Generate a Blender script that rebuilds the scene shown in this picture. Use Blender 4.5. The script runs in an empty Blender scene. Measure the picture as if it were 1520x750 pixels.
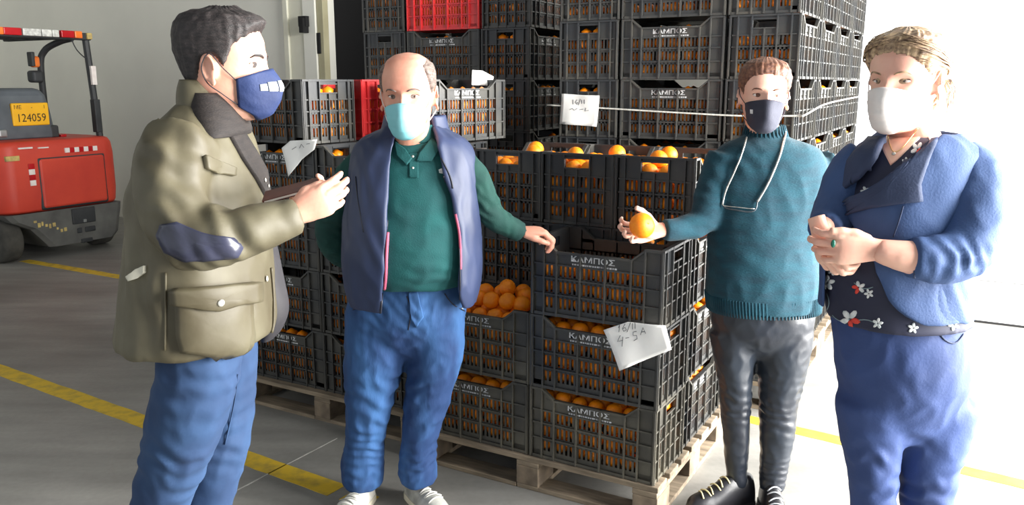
import bpy, bmesh, math, random
import numpy as np
from mathutils import Vector, Matrix, noise

random.seed(7)
SC = bpy.context.scene
COL = SC.collection

# ------------------------------------------------------------------ camera
F = 1230.0                      # focal length in pixels of the 1520x750 frame
TILT = math.radians(11.6)       # looking slightly down
HC = 1.622                      # eye height
cam_d = bpy.data.cameras.new('camera')
cam = bpy.data.objects.new('camera', cam_d)
COL.objects.link(cam)
cam_d.sensor_fit = 'HORIZONTAL'
cam_d.sensor_width = 36.0
cam_d.lens = F / 1520.0 * 36.0
cam_d.clip_start = 0.05
cam.location = (0, 0, HC)
cam.rotation_euler = (math.pi / 2 - TILT, 0, 0)
SC.camera = cam

# ------------------------------------------------------------------ building frame (u along the back wall, v into the hall)
YAW = math.radians(-29.5)
CU, SU = math.cos(YAW), math.sin(YAW)
def W(u, v, z=0.0):
    return Vector((u * CU - v * SU, u * SU + v * CU, z))
def at(px, py, Y):
    """point of the place at forward distance Y seen at photo pixel (px, py)"""
    x = (px - 760) / F; y = (375 - py) / F
    ry = math.cos(TILT) + y * math.sin(TILT); rz = -math.sin(TILT) + y * math.cos(TILT)
    k = Y / ry
    return Vector((x * k, Y, HC + rz * k))
def atz(px, py, Z):
    x = (px - 760) / F; y = (375 - py) / F
    ry = math.cos(TILT) + y * math.sin(TILT); rz = -math.sin(TILT) + y * math.cos(TILT)
    k = (Z - HC) / rz
    return Vector((x * k, ry * k, Z))
def mpp(p):
    """metres per photo pixel at point p"""
    return (p.y * math.cos(TILT) - (p.z - HC) * math.sin(TILT)) / F

# ------------------------------------------------------------------ world, daylight, exposure
world = bpy.data.worlds.new('world'); SC.world = world
world.use_nodes = True
nt = world.node_tree
nt.nodes['Background'].inputs[0].default_value = (0.90, 0.95, 1.0, 1)
nt.nodes['Background'].inputs[1].default_value = 1.0

la = bpy.data.lights.new('door_daylight', 'AREA')
la.shape = 'RECTANGLE'; la.size = 4.6; la.size_y = 3.4
la.energy = 2200; la.color = (1.0, 0.985, 0.96)
lo = bpy.data.objects.new('door_daylight', la); COL.objects.link(lo)
lo.location = W(3.05, 3.95, 1.85)
lo.rotation_euler = (math.pi / 2, 0, YAW + math.pi / 2)   # shines along -u

SC.view_settings.view_transform = 'Standard'
SC.view_settings.look = 'None'
SC.view_settings.gamma = 1.0
SC.view_settings.exposure = 0.0
SC.view_settings.use_curve_mapping = False

# ------------------------------------------------------------------ materials
def lin(c):
    return tuple(((x / 255.0) / 12.92 if x / 255.0 <= 0.04045 else ((x / 255.0 + 0.055) / 1.055) ** 2.4) for x in c)
def mat(name, c1, c2=None, rough=0.7, scale=8.0, bump=0.0, bscale=60.0, detail=4.0, spec=0.5, metal=0.0,
        stretch=(1, 1, 1), lo_=0.35, hi_=0.65, trans=0.0, sheen=0.0, sss=0.0, coat=0.0):
    m = bpy.data.materials.new(name); m.use_nodes = True
    n = m.node_tree.nodes; l = m.node_tree.links
    b = n['Principled BSDF']
    c1 = lin(c1); c2 = lin(c2) if c2 else None
    b.inputs['Roughness'].default_value = rough
    b.inputs['Specular IOR Level'].default_value = spec
    b.inputs['Metallic'].default_value = metal
    if sheen: b.inputs['Sheen Weight'].default_value = sheen
    if trans: b.inputs['Transmission Weight'].default_value = trans
    if coat: b.inputs['Coat Weight'].default_value = coat
    if sss:
        b.inputs['Subsurface Weight'].default_value = sss
        b.inputs['Subsurface Radius'].default_value = (0.012, 0.004, 0.002)
    tc = n.new('ShaderNodeTexCoord'); mp = n.new('ShaderNodeMapping')
    mp.inputs['Scale'].default_value = stretch
    l.new(tc.outputs['Object'], mp.inputs['Vector'])
    if c2:
        t = n.new('ShaderNodeTexNoise'); t.inputs['Scale'].default_value = scale; t.inputs['Detail'].default_value = detail
        l.new(mp.outputs[0], t.inputs['Vector'])
        r = n.new('ShaderNodeValToRGB')
        r.color_ramp.elements[0].position = lo_; r.color_ramp.elements[1].position = hi_
        r.color_ramp.elements[0].color = (*c1, 1); r.color_ramp.elements[1].color = (*c2, 1)
        l.new(t.outputs['Fac'], r.inputs['Fac']); l.new(r.outputs['Color'], b.inputs['Base Color'])
    else:
        b.inputs['Base Color'].default_value = (*c1, 1)
    if bump:
        t2 = n.new('ShaderNodeTexNoise'); t2.inputs['Scale'].default_value = bscale; t2.inputs['Detail'].default_value = 3
        l.new(mp.outputs[0], t2.inputs['Vector'])
        bp = n.new('ShaderNodeBump'); bp.inputs['Strength'].default_value = bump; bp.inputs['Distance'].default_value = 0.0035
        l.new(t2.outputs['Fac'], bp.inputs['Height']); l.new(bp.outputs['Normal'], b.inputs['Normal'])
    return m

M = {}
M['floor'] = None
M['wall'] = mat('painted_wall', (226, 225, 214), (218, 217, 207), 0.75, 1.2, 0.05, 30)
M['frame'] = mat('door_frame_paint', (222, 221, 205), (205, 203, 184), 0.6, 2)
M['frame2'] = mat('door_edge_paint', (176, 170, 140), (160, 154, 124), 0.6, 3)
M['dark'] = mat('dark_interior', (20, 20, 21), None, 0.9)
M['panel'] = mat('white_panel', (240, 240, 240), (234, 235, 236), 0.55, 2)
M['yellow'] = mat('yellow_floor_paint', (214, 178, 44), (160, 138, 62), 0.7, 14, 0.1, 80, lo_=0.45, hi_=0.75)
M['joint'] = mat('floor_joint', (176, 174, 168), (150, 148, 142), 0.8, 20)
M['crate'] = mat('black_crate_plastic', (44, 46, 48), (70, 68, 62), 0.42, 5, 0.08, 90, spec=0.5)
M['crate_dusty'] = mat('dusty_crate_plastic', (60, 58, 52), (92, 88, 76), 0.55, 6, 0.1, 60)
M['crate_red'] = mat('red_crate_plastic', (196, 38, 44), (214, 62, 60), 0.42, 6, 0.05, 80)
M['print'] = mat('white_print', (225, 226, 226), (150, 150, 150), 0.6, 60, lo_=0.4, hi_=0.7)
M['wood'] = mat('pallet_wood', (150, 134, 112), (104, 92, 76), 0.85, 5, 0.3, 30, stretch=(1, 6, 6))
M['wood_b'] = mat('pallet_wood_block', (138, 122, 102), (98, 86, 72), 0.9, 12, 0.3, 40)
M['orange'] = mat('orange_peel', (255, 150, 6), (250, 132, 4), 0.42, 6, 0.25, 220)
M['leafstem'] = mat('orange_navel', (120, 130, 40), None, 0.8)
M['paper'] = mat('paper', (244, 243, 238), (236, 235, 230), 0.8, 6)
M['ink'] = mat('ink', (60, 60, 66), None, 0.8)
M['twine'] = mat('twine', (214, 212, 204), (180, 178, 170), 0.9, 80)

# ------------------------------------------------------------------ helpers
def link(o, parent=None):
    COL.objects.link(o)
    if parent is not None:
        o.parent = parent
    return o
def tag(o, label, cat, group=None):
    o['label'] = label; o['category'] = cat
    if group: o['group'] = group
    return o
def struct(o):
    o['kind'] = 'structure'; return o
def empty(name, loc=(0, 0, 0), rz=0.0):
    o = bpy.data.objects.new(name, None); COL.objects.link(o)
    o.location = loc; o.rotation_euler = (0, 0, rz); o.empty_display_size = 0.1
    return o
class MB:
    """collects simple shapes into one mesh"""
    def __init__(s): s.v = []; s.f = []
    def add(s, vs, fs):
        o = len(s.v); s.v += [tuple(p) for p in vs]; s.f += [tuple(i + o for i in f) for f in fs]; return s
    def box(s, x0, x1, y0, y1, z0, z1):
        vs = [(x, y, z) for z in (z0, z1) for y in (y0, y1) for x in (x0, x1)]
        return s.add(vs, [(0, 2, 3, 1), (4, 5, 7, 6), (0, 1, 5, 4), (2, 6, 7, 3), (0, 4, 6, 2), (1, 3, 7, 5)])
    def hexa(s, lo4, hi4):
        return s.add(list(lo4) + list(hi4), [(0, 3, 2, 1), (4, 5, 6, 7), (0, 1, 5, 4), (1, 2, 6, 5), (2, 3, 7, 6), (3, 0, 4, 7)])
    def tube(s, pts, r, n=8, cap=True, flat=1.0):
        pts = [Vector(p) for p in pts]
        rs = r if isinstance(r, (list, tuple)) else [r] * len(pts)
        rings = frames(pts)
        o = len(s.v)
        for p, (t, a, b), rr in zip(pts, rings, rs):
            for k in range(n):
                th = 2 * math.pi * k / n
                s.v.append(tuple(p + a * (rr * math.cos(th)) + b * (rr * flat * math.sin(th))))
        for i in range(len(pts) - 1):
            for k in range(n):
                k2 = (k + 1) % n
                s.f.append((o + i * n + k, o + i * n + k2, o + (i + 1) * n + k2, o + (i + 1) * n + k))
        if cap:
            s.f.append(tuple(o + k for k in reversed(range(n))))
            s.f.append(tuple(o + (len(pts) - 1) * n + k for k in range(n)))
        return s
    def rings(s, rings, cap=True, closed=True):
        o = len(s.v); n = len(rings[0])
        for r in rings: s.v += [tuple(p) for p in r]
        for i in range(len(rings) - 1):
            for k in range(n if closed else n - 1):
                k2 = (k + 1) % n
                s.f.append((o + i * n + k, o + i * n + k2, o + (i + 1) * n + k2, o + (i + 1) * n + k))
        if cap and closed:
            s.f.append(tuple(o + k for k in reversed(range(n))))
            s.f.append(tuple(o + (len(rings) - 1) * n + k for k in range(n)))
        return s
    def mesh(s, name):
        me = bpy.data.meshes.new(name); me.from_pydata(s.v, [], s.f); me.validate(); me.update(); return me
    def build(s, name, m, parent=None, smooth=False, bevel=0.0):
        me = s.mesh(name)
        if m: me.materials.append(m)
        fixn(me)
        if smooth: me.polygons.foreach_set('use_smooth', [True] * len(me.polygons))
        o = bpy.data.objects.new(name, me); link(o, parent)
        if bevel:
            b = o.modifiers.new('bevel', 'BEVEL'); b.width = bevel; b.segments = 2; b.limit_method = 'ANGLE'
        return o
def fixn(me):
    bm = bmesh.new(); bm.from_mesh(me); bmesh.ops.recalc_face_normals(bm, faces=bm.faces); bm.to_mesh(me); bm.free()
def frames(pts):
    n = len(pts); out = []; a = None
    for i in range(n):
        t = (pts[min(i + 1, n - 1)] - pts[max(i - 1, 0)])
        t = t.normalized() if t.length > 1e-9 else Vector((0, 0, 1))
        if a is None:
            a = t.cross(Vector((0, 1, 0)))
            if a.length < 0.15: a = t.cross(Vector((1, 0, 0)))
        a = (a - t * a.dot(t)).normalized()
        out.append((t, a, t.cross(a)))
    return out
def catmull(vals, per):
    """vals: list of equal-length sequences -> smooth interpolation, `per` samples per span"""
    A = np.array(vals, float); out = []
    n = len(A)
    for i in range(n - 1):
        p0 = A[max(i - 1, 0)]; p1 = A[i]; p2 = A[i + 1]; p3 = A[min(i + 2, n - 1)]
        for k in range(per):
            t = k / per
            out.append(0.5 * ((2 * p1) + (-p0 + p2) * t + (2 * p0 - 5 * p1 + 4 * p2 - p3) * t * t + (-p0 + 3 * p1 - 3 * p2 + p3) * t ** 3))
    out.append(A[-1])
    return np.array(out)
def text_mesh(body, size, extrude=0.0, bold=0.0):
    c = bpy.data.curves.new('lettering', 'FONT'); c.body = body; c.size = size; c.extrude = extrude; c.offset = bold
    c.align_x = 'CENTER'; c.align_y = 'CENTER'; c.resolution_u = 2
    o = bpy.data.objects.new('lettering', c); COL.objects.link(o)
    dg = bpy.context.evaluated_depsgraph_get()
    me = bpy.data.meshes.new_from_object(o.evaluated_get(dg))
    bpy.data.objects.remove(o); return me
def copy_tree(o, parent=None):
    c = o.copy(); COL.objects.link(c)
    if parent is not None: c.parent = parent
    for ch in [x for x in o.children]: copy_tree(ch, c)
    return c
# ================================================================== THE SETTING
def floor_material():
    m = bpy.data.materials.new('concrete_floor'); m.use_nodes = True
    n = m.node_tree.nodes; l = m.node_tree.links; b = n['Principled BSDF']
    tc = n.new('ShaderNodeTexCoord')
    t1 = n.new('ShaderNodeTexNoise'); t1.inputs['Scale'].default_value = 0.9; t1.inputs['Detail'].default_value = 6
    t2 = n.new('ShaderNodeTexNoise'); t2.inputs['Scale'].default_value = 38; t2.inputs['Detail'].default_value = 4
    mp = n.new('ShaderNodeMapping'); mp.inputs['Rotation'].default_value = (0, 0, -YAW); mp.inputs['Scale'].default_value = (0.6, 3.0, 1)
    t3 = n.new('ShaderNodeTexNoise'); t3.inputs['Scale'].default_value = 2.2; t3.inputs['Detail'].default_value = 5
    for t in (t1, t2): l.new(tc.outputs['Object'], t.inputs['Vector'])
    l.new(tc.outputs['Object'], mp.inputs['Vector']); l.new(mp.outputs[0], t3.inputs['Vector'])
    r = n.new('ShaderNodeValToRGB'); r.color_ramp.elements[0].position = 0.3; r.color_ramp.elements[1].position = 0.7
    r.color_ramp.elements[0].color = (*lin((124, 123, 118)), 1); r.color_ramp.elements[1].color = (*lin((154, 152, 147)), 1)
    l.new(t1.outputs['Fac'], r.inputs['Fac'])
    r2 = n.new('ShaderNodeValToRGB'); r2.color_ramp.elements[0].position = 0.35; r2.color_ramp.elements[1].position = 0.7
    r2.color_ramp.elements[0].color = (0.78, 0.78, 0.78, 1); r2.color_ramp.elements[1].color = (1.06, 1.06, 1.05, 1)
    l.new(t3.outputs['Fac'], r2.inputs['Fac'])
    r3 = n.new('ShaderNodeValToRGB'); r3.color_ramp.elements[0].color = (0.86, 0.86, 0.86, 1); r3.color_ramp.elements[1].color = (1.1, 1.1, 1.1, 1)
    l.new(t2.outputs['Fac'], r3.inputs['Fac'])
    m1 = n.new('ShaderNodeMix'); m1.data_type = 'RGBA'; m1.blend_type = 'MULTIPLY'; m1.inputs[0].default_value = 1
    m2 = n.new('ShaderNodeMix'); m2.data_type = 'RGBA'; m2.blend_type = 'MULTIPLY'; m2.inputs[0].default_value = 1
    l.new(r.outputs['Color'], m1.inputs[6]); l.new(r2.outputs['Color'], m1.inputs[7])
    l.new(m1.outputs[2], m2.inputs[6]); l.new(r3.outputs['Color'], m2.inputs[7])
    l.new(m2.outputs[2], b.inputs['Base Color'])
    b.inputs['Roughness'].default_value = 0.5; b.inputs['Specular IOR Level'].default_value = 0.4
    bp = n.new('ShaderNodeBump'); bp.inputs['Strength'].default_value = 0.08; bp.inputs['Distance'].default_value = 0.01
    l.new(t2.outputs['Fac'], bp.inputs['Height']); l.new(bp.outputs['Normal'], b.inputs['Normal'])
    return m
M['floor'] = floor_material()
U0, U1, V0, V1 = -12.0, 3.2, -3.0, 6.40
def ubox(mb, u0, u1, v0, v1, z0, z1):
    lo4 = [W(u0, v0, z0), W(u1, v0, z0), W(u1, v1, z0), W(u0, v1, z0)]
    hi4 = [W(u0, v0, z1), W(u1, v0, z1), W(u1, v1, z1), W(u0, v1, z1)]
    return mb.hexa(lo4, hi4)
mb = MB(); ubox(mb, U0, 9.0, V0, 10.0, -0.15, 0.0)
floor = struct(mb.build('floor', M['floor']))
# painted lines and a saw-cut joint on the floor
def floor_strip(name, a, b, w, m, gap=None):
    a = Vector((a.x, a.y, 0)); b = Vector((b.x, b.y, 0)); d = (b - a).normalized(); s = Vector((-d.y, d.x, 0)) * w / 2
    n = max(2, int((b - a).length / 0.06)); mbs = MB(); L = []; R = []
    for i in range(n + 1):
        p = a.lerp(b, i / n)
        j = 0.006 * noise.noise(p * 9); j2 = 0.006 * noise.noise(p * 9 + Vector((5, 3, 0)))
        L.append(p + s * (1 + j * 20)); R.append(p - s * (1 + j2 * 20))
    for i in range(n):
        if gap and gap(i / n): continue
        mbs.hexa([R[i] + Vector((0, 0, -0.001)), R[i + 1] + Vector((0, 0, -0.001)), L[i + 1] + Vector((0, 0, -0.001)), L[i] + Vector((0, 0, -0.001))],
                 [q + Vector((0, 0, 0.0015)) for q in (R[i], R[i + 1], L[i + 1], L[i])])
    return mbs.build(name, m, floor)
p0, p1 = atz(-150, 496, 0), atz(482, 722, 0)
dd = (p1 - p0).normalized()
floor_strip('painted_line', p0, p1 + dd * 0.25, 0.105, M['yellow'], lambda t: 0.953 < t < 0.962)
floor_strip('painted_line', atz(36, 387, 0), atz(330, 437, 0), 0.10, M['yellow'])
floor_strip('painted_line', atz(1110, 622, 0), atz(1580, 734, 0), 0.09, M['yellow'])
floor_strip('floor_joint', atz(300, 755, 0), atz(500, 651, 0), 0.007, M['joint'])

# back wall with the cold-store doorway (opening u -5.60..-3.6)
OU0, OU1, OZ = -5.72, -2.6, 3.4
mb = MB()
ubox(mb, U0, OU0 - 0.10, V1, V1 + 0.25, 0, 5.2)
ubox(mb, OU1, -1.0, V1, V1 + 0.25, 0, 5.2)
ubox(mb, OU0 - 0.02, OU1, V1, V1 + 0.25, OZ, 5.2)
wall_back = struct(mb.build('wall_back', M['wall']))
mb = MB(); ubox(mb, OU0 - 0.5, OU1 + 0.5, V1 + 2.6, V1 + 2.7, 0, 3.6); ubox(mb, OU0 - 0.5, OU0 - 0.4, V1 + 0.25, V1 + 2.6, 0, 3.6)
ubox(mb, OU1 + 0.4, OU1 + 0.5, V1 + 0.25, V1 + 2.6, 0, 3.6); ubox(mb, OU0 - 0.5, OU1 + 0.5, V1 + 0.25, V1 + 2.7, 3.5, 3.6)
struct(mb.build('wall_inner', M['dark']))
d1 = empty('door_1', W(OU0, V1, 0)); struct(d1)
d1['label'] = 'cream sliding cold-store door casing beside the dark opening'
bpy.context.view_layer.update()
def child_world(o, parent):
    o.parent = parent; o.matrix_parent_inverse = parent.matrix_world.inverted(); return o
def dpart(name, m, *boxes, bevel=0.004):
    mb = MB()
    for bx in boxes: ubox(mb, *bx)
    return child_world(mb.build(name, m, None, bevel=bevel), d1)
dpart('casing', M['frame'], (OU0 - 0.50, OU0 - 0.44, V1 - 0.06, V1 + 0.02, 0, 3.5))
dpart('casing_board', M['frame'], (OU0 - 0.44, OU0 - 0.25, V1 - 0.035, V1 + 0.02, 0, 3.5))
dpart('casing_board', M['wall'], (OU0 - 0.245, OU0 - 0.085, V1 - 0.05, V1 + 0.02, 0, 3.5))
dpart('door_edge', M['frame2'], (OU0 - 0.08, OU0 + 0.0, V1 - 0.03, V1 + 0.05, 0, 3.4))
dpart('latch', M['dark'], (OU0 - 0.26, OU0 - 0.16, V1 - 0.10, V1 - 0.04, 2.16, 2.26), (OU0 - 0.225, OU0 - 0.17, V1 - 0.13, V1 - 0.04, 2.10, 2.24))
dpart('strike_plate', M['dark'], (OU0 - 0.076, OU0 - 0.04, V1 - 0.045, V1 - 0.02, 1.90, 2.10))

# white sectional panels on the right part of the back wall
pw = empty('wall_right_panels', W(-0.30, V1, 0)); pw.name = 'door_2'; struct(pw)
pw['label'] = 'white sectional door panels in bright daylight'
bpy.context.view_layer.update()
zz = 0.012
for i in range(6):
    h = 0.66 if i else 0.285
    mb = MB(); ubox(mb, -1.0, 3.2, V1 - 0.02, V1 + 0.049, zz, zz + h - (0.003 if i else 0.009))
    child_world(mb.build('panel', M['panel'], None, bevel=0.006), pw); zz += h
mb = MB(); ubox(mb, -1.0, 3.2, V1 + 0.05, V1 + 0.25, 0, 5.2); struct(mb.build('wall_back_panel_side', M['wall']))
bpy.data.objects['wall_back_panel_side'].name = 'wall_side'
mb = MB(); ubox(mb, -1.0, 3.2, V1 - 0.03, V1 + 0.0, 0.0, 0.012); struct(mb.build('baseboard_back', M['dark']))

# right wall with the big open gate the daylight comes through
mb = MB()
ubox(mb, 3.2, 3.45, V0, 1.6, 0, 5.2); ubox(mb, 3.2, 3.45, 6.25, V1 + 0.25, 0, 5.2); ubox(mb, 3.2, 3.45, 1.6, 6.25, 3.7, 5.2)
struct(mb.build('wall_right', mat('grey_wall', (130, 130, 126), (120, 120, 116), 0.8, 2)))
mb = MB(); ubox(mb, U0 - 0.25, U0, V0, V1 + 0.25, 0, 5.2); struct(mb.build('wall_left', M['wall']))
mb = MB(); ubox(mb, U0 - 0.25, 3.45, V0, V1 + 0.25, 5.2, 5.35); struct(mb.build('ceiling', mat('dark_roof_sheet', (96, 98, 100), (84, 86, 88), 0.7, 2)))
# ================================================================== CRATES
L_, W_, H_ = 0.525, 0.325, 0.296
def face_lattice(mb, length, ribs, wide, tr):
    """one crate side in (s along the face, z up, n outwards); tr maps (s, n, z) -> xyz"""
    def bx(s0, s1, n0, n1, z0, z1):
        lo4 = [tr(s0, n0, z0), tr(s1, n0, z0), tr(s1, n1, z0), tr(s0, n1, z0)]
        hi4 = [tr(s0, n0, z1), tr(s1, n0, z1), tr(s1, n1, z1), tr(s0, n1, z1)]
        mb.hexa(lo4, hi4)
    hz = [0.0, 0.082, 0.146, 0.200, 0.250]       # shelf ribs
    h = H_
    for i, z in enumerate(hz):
        if z == 0.250: continue
        bx(0, length, -0.012, 0.0, z, z + (0.012 if i == 0 else 0.006))
    for i, f in enumerate(ribs):
        s = f * length; w = 0.006
        s0 = min(max(s - w / 2, 0), length - w)
        top = h
        if wide and ribs[2] - 0.01 < f < ribs[-3] + 0.01: top = h - 0.042
        if not wide and 0.4 < f < 0.6: top = 0.230
        bx(s0, s0 + w, -0.012, 0.004, 0.0, top)
    # solid corner strips, set back
    bx(0.0, ribs[1] * length, -0.012, -0.009, 0.0, h)
    bx(ribs[-2] * length, length, -0.012, -0.009, 0.0, h)
    # solid foot strip
    bx(0, length, -0.012, -0.009, 0.0, 0.030)
    s0, s1 = ribs[1] * length, ribs[-2] * length
    n = int((s1 - s0) / 0.0185)
    for k in range(n + 1):
        s = s0 + (s1 - s0) * k / n
        bx(s - 0.0045, s + 0.0045, -0.012, -0.008, 0.030, 0.205)
    for z in (0.082, 0.146): bx(s0, s1, -0.012, -0.008, z - 0.010, z + 0.010)
    if wide:
        # name band, dipping rim with a chamfered notch
        bx(s0, s1, -0.012, -0.007, 0.200, h - 0.046)
        a, b2 = ribs[1] * length, ribs[2] * length; c, d = ribs[-3] * length, ribs[-2] * length
        bx(0, a, -0.014, 0.003, h - 0.009, h); bx(d, length, -0.014, 0.003, h - 0.009, h)
        bx(b2, c, -0.014, 0.003, h - 0.050, h - 0.042)
        for (q0, q1, za, zb) in ((a, b2, h, h - 0.042), (c, d, h - 0.042, h)):
            mb.hexa([tr(q0, -0.014, za - 0.009), tr(q1, -0.014, zb - 0.009), tr(q1, 0.003, zb - 0.009), tr(q0, 0.003, za - 0.009)],
                    [tr(q0, -0.014, za), tr(q1, -0.014, zb), tr(q1, 0.003, zb), tr(q0, 0.003, za)])
            mb.hexa([tr(q0, -0.012, h - 0.06), tr(q1, -0.012, h - 0.06), tr(q1, -0.008, h - 0.06), tr(q0, -0.008, h - 0.06)],
                    [tr(q0, -0.012, za - 0.004), tr(q1, -0.012, zb - 0.004), tr(q1, -0.008, zb - 0.004), tr(q0, -0.008, za - 0.004)])
    else:
        # full rim and a grip hole in a solid band
        bx(0, length, -0.014, 0.003, h - 0.009, h)
        g0, g1 = 0.33 * length, 0.67 * length
        bx(s0, g0, -0.012, -0.007, 0.200, h); bx(g1, s1, -0.012, -0.007, 0.200, h)
        bx(g0, g1, -0.012, -0.007, 0.200, 0.236); bx(g0, g1, -0.012, -0.007, 0.272, h)
        bx(g0 - 0.006, g1 + 0.006, -0.012, 0.001, 0.230, 0.236); bx(g0 - 0.006, g1 + 0.006, -0.012, 0.001, 0.272, 0.278)
        bx(g0 - 0.006, g0, -0.012, 0.001, 0.230, 0.278); bx(g1, g1 + 0.006, -0.012, 0.001, 0.230, 0.278)
hl, hw = L_ / 2, W_ / 2
LR = [0.0, 0.10, 0.20, 0.385, 0.575, 0.77, 0.87, 1.0]
ER = [0.0, 0.12, 0.32, 0.50, 0.68, 0.88, 1.0]
def part_mesh(name, fn):
    mb = MB(); fn(mb); me = mb.mesh(name); fixn(me); me.materials.append(M['crate']); return me
PM_SIDE = part_mesh('long_side', lambda mb: face_lattice(mb, L_, LR, True, lambda s, n, z: (s - hl, -n, z)))       # outer face towards -y
PM_END = part_mesh('grip_end', lambda mb: face_lattice(mb, W_, ER, False, lambda s, n, z: (n, s - hw, z)))          # outer face towards +x
PM_BASE = part_mesh('base', lambda mb: mb.box(-hl + 0.01, hl - 0.01, -hw + 0.01, hw - 0.01, 0.004, 0.012))
tm = text_mesh('ΚΑΜΠΟΣ', 0.030, bold=0.0005)
def lettering_mesh():
    mb = MB()
    for sgn in (1,):
        vs = []
        for v in tm.vertices:
            x, z = v.co.x * 1.35 - 0.012, v.co.y + 0.231
            vs.append((sgn * x, -sgn * (- 0.0062), z))
        mb.add(vs, [tuple(p.vertices) for p in tm.polygons])
        rnd = random.Random(3)
        x = -0.095
        while x < 0.085:                       # illegible small print under the name
            w = rnd.uniform(0.004, 0.012)
            y0 = 0.0062
            mb.add([(sgn * x, y0, 0.207), (sgn * (x + w), y0, 0.207), (sgn * (x + w), y0, 0.2135), (sgn * x, y0, 0.2135)], [(0, 1, 2, 3)])
            x += w + 0.003
    me = mb.mesh('lettering'); me.materials.append(M['print']); return me
LM = lettering_mesh()
ORDN = ['lowest', 'second', 'third', 'fourth', 'fifth', 'sixth', 'seventh']
CRATES = []
def crate(u, v, layer, rot=0, label='', group='', m=None, jit=0.004, z0=0.146, yaw=0.0):
    """rot 0: long side along u (faces -v); rot 1: long side along v"""
    rnd = random.Random(int(u * 1000) * 31 + int(v * 1000) * 7 + layer)
    o = empty('fruit_crate')
    uu, vv = u + rnd.uniform(-jit, jit), v + rnd.uniform(-jit, jit)
    o.location = W(uu, vv, z0 + layer * 0.2985)
    o.rotation_euler = (0, 0, YAW + (math.pi / 2 if rot else 0) + math.radians(rnd.uniform(-0.5, 0.5) + yaw))
    tag(o, label, 'crate', group)
    for nm, me_, loc, rz in (('long_side', PM_SIDE, (0, -hw, 0), 0), ('long_side', PM_SIDE, (0, hw, 0), math.pi), ('grip_end', PM_END, (hl, 0, 0), 0), ('grip_end', PM_END, (-hl, 0, 0), math.pi), ('base', PM_BASE, (0, 0, 0), 0)):
        c = bpy.data.objects.new(nm, me_); COL.objects.link(c); c.parent = o; c.location = loc; c.rotation_euler = (0, 0, rz)
        if m: c.material_slots[0].link = 'OBJECT'; c.material_slots[0].material = m
        if nm == 'long_side':
            t = bpy.data.objects.new('lettering', LM); COL.objects.link(t); t.parent = c
    CRATES.append((o, rot, layer)); return o

gA = 'crates on the front pallet of oranges'; gB = 'crates on the pallet between the two men'
gC = 'crates of the tall stack by the white wall'; gD = 'crates of the tall stack by the dark doorway'
FRONT = []
# front pallet: a two-high and a three-high column of long faces, four-high grip ends behind
A_V = 2.745 + W_ / 2
aR, aL = -0.945 - L_ / 2, -0.945 - L_ * 1.5 - 0.012
for k in range(3):
    t = ['dusty black crate at the bottom of the three-high front column, resting on the pallet',
         'black crate in the middle of the three-high front column, white note hanging on it',
         'topmost black crate of the three-high front column, its rim gripped by a hand'][k]
    FRONT.append((crate(aR, A_V, k, 0, t, gA, M['crate_dusty'] if k == 0 else None, jit=0.003), k))
for k in range(2):
    t = ['dusty lower crate of the two-high column beside the jeans, resting on the pallet', 'upper crate of the two-high column, heaped with bare oranges beside the jeans'][k]
    FRONT.append((crate(aL, A_V + 0.006, k, 0, t, gA, M['crate_dusty'], jit=0.003), k))
ends = [-0.950 - W_ / 2 - i * (W_ + 0.006) for i in range(3)]
rowsA = []
for i, e in enumerate(ends):
    nm = ['right', 'middle', 'left'][i]
    for k in range(4):
        rowsA.append((i, k, crate(e, 2.745 + W_ + 0.022 + L_ / 2, k, 1,
            f'black crate, {ORDN[k]} from pallet, {nm} four-high column behind the front crates', gA)))
# pallet between the men
B_V = 2.885 + W_ / 2
bL, bR = -3.205 + L_ / 2, -2.672 + L_ / 2
for k in range(4):
    for r in range(2):
        w = 'front' if r == 0 else 'second'
        crate(bL, B_V + r * (W_ + 0.01), k, 0, f'black crate, {ORDN[k]} from pallet, left column, {w} row, behind the olive coat', gB)
        crate(bR, B_V + r * (W_ + 0.01), k, 0, f'black crate, {ORDN[k]} from pallet, right column, {w} row, behind the navy vest', gB)
topB = crate(-3.24 + L_ / 2, 2.905 + W_ / 2, 4, 0, yaw=-5, label= 'black crate on the fifth layer behind the blue mask, orange showing in its grip', group=gB)
redB = crate(-3.20 + L_ / 2, 2.905 + W_ * 1.5 + 0.045, 4, 0, yaw=-5, label='red crate on the fifth layer, half hidden by the balding head', group=gB, m=M['crate_red'])
blueB = crate(-2.215 - W_ / 2, 3.265 + L_ / 2, 4, 1, yaw=-11, label='sunlit greyish crate on the fifth layer right of the balding head', group=gB)
# tall stack by the doorway
for k in range(7):
    u = -3.555
    for c, (wd, rot) in enumerate(((W_, 1), (L_, 0), (W_, 1))):
        red = (c == 1 and k == 6)
        nm = ['left', 'middle', 'right'][c]
        t = 'red crate on top of the middle column of the stack by the dark doorway' if red else f'black crate, {ORDN[k]} from floor, {nm} column of the stack by the dark doorway'
        crate(u + wd / 2, 4.34 + (L_ / 2 if rot else W_ / 2), k, rot, t, gD, M['crate_red'] if red else None)
        u += wd + 0.022
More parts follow.
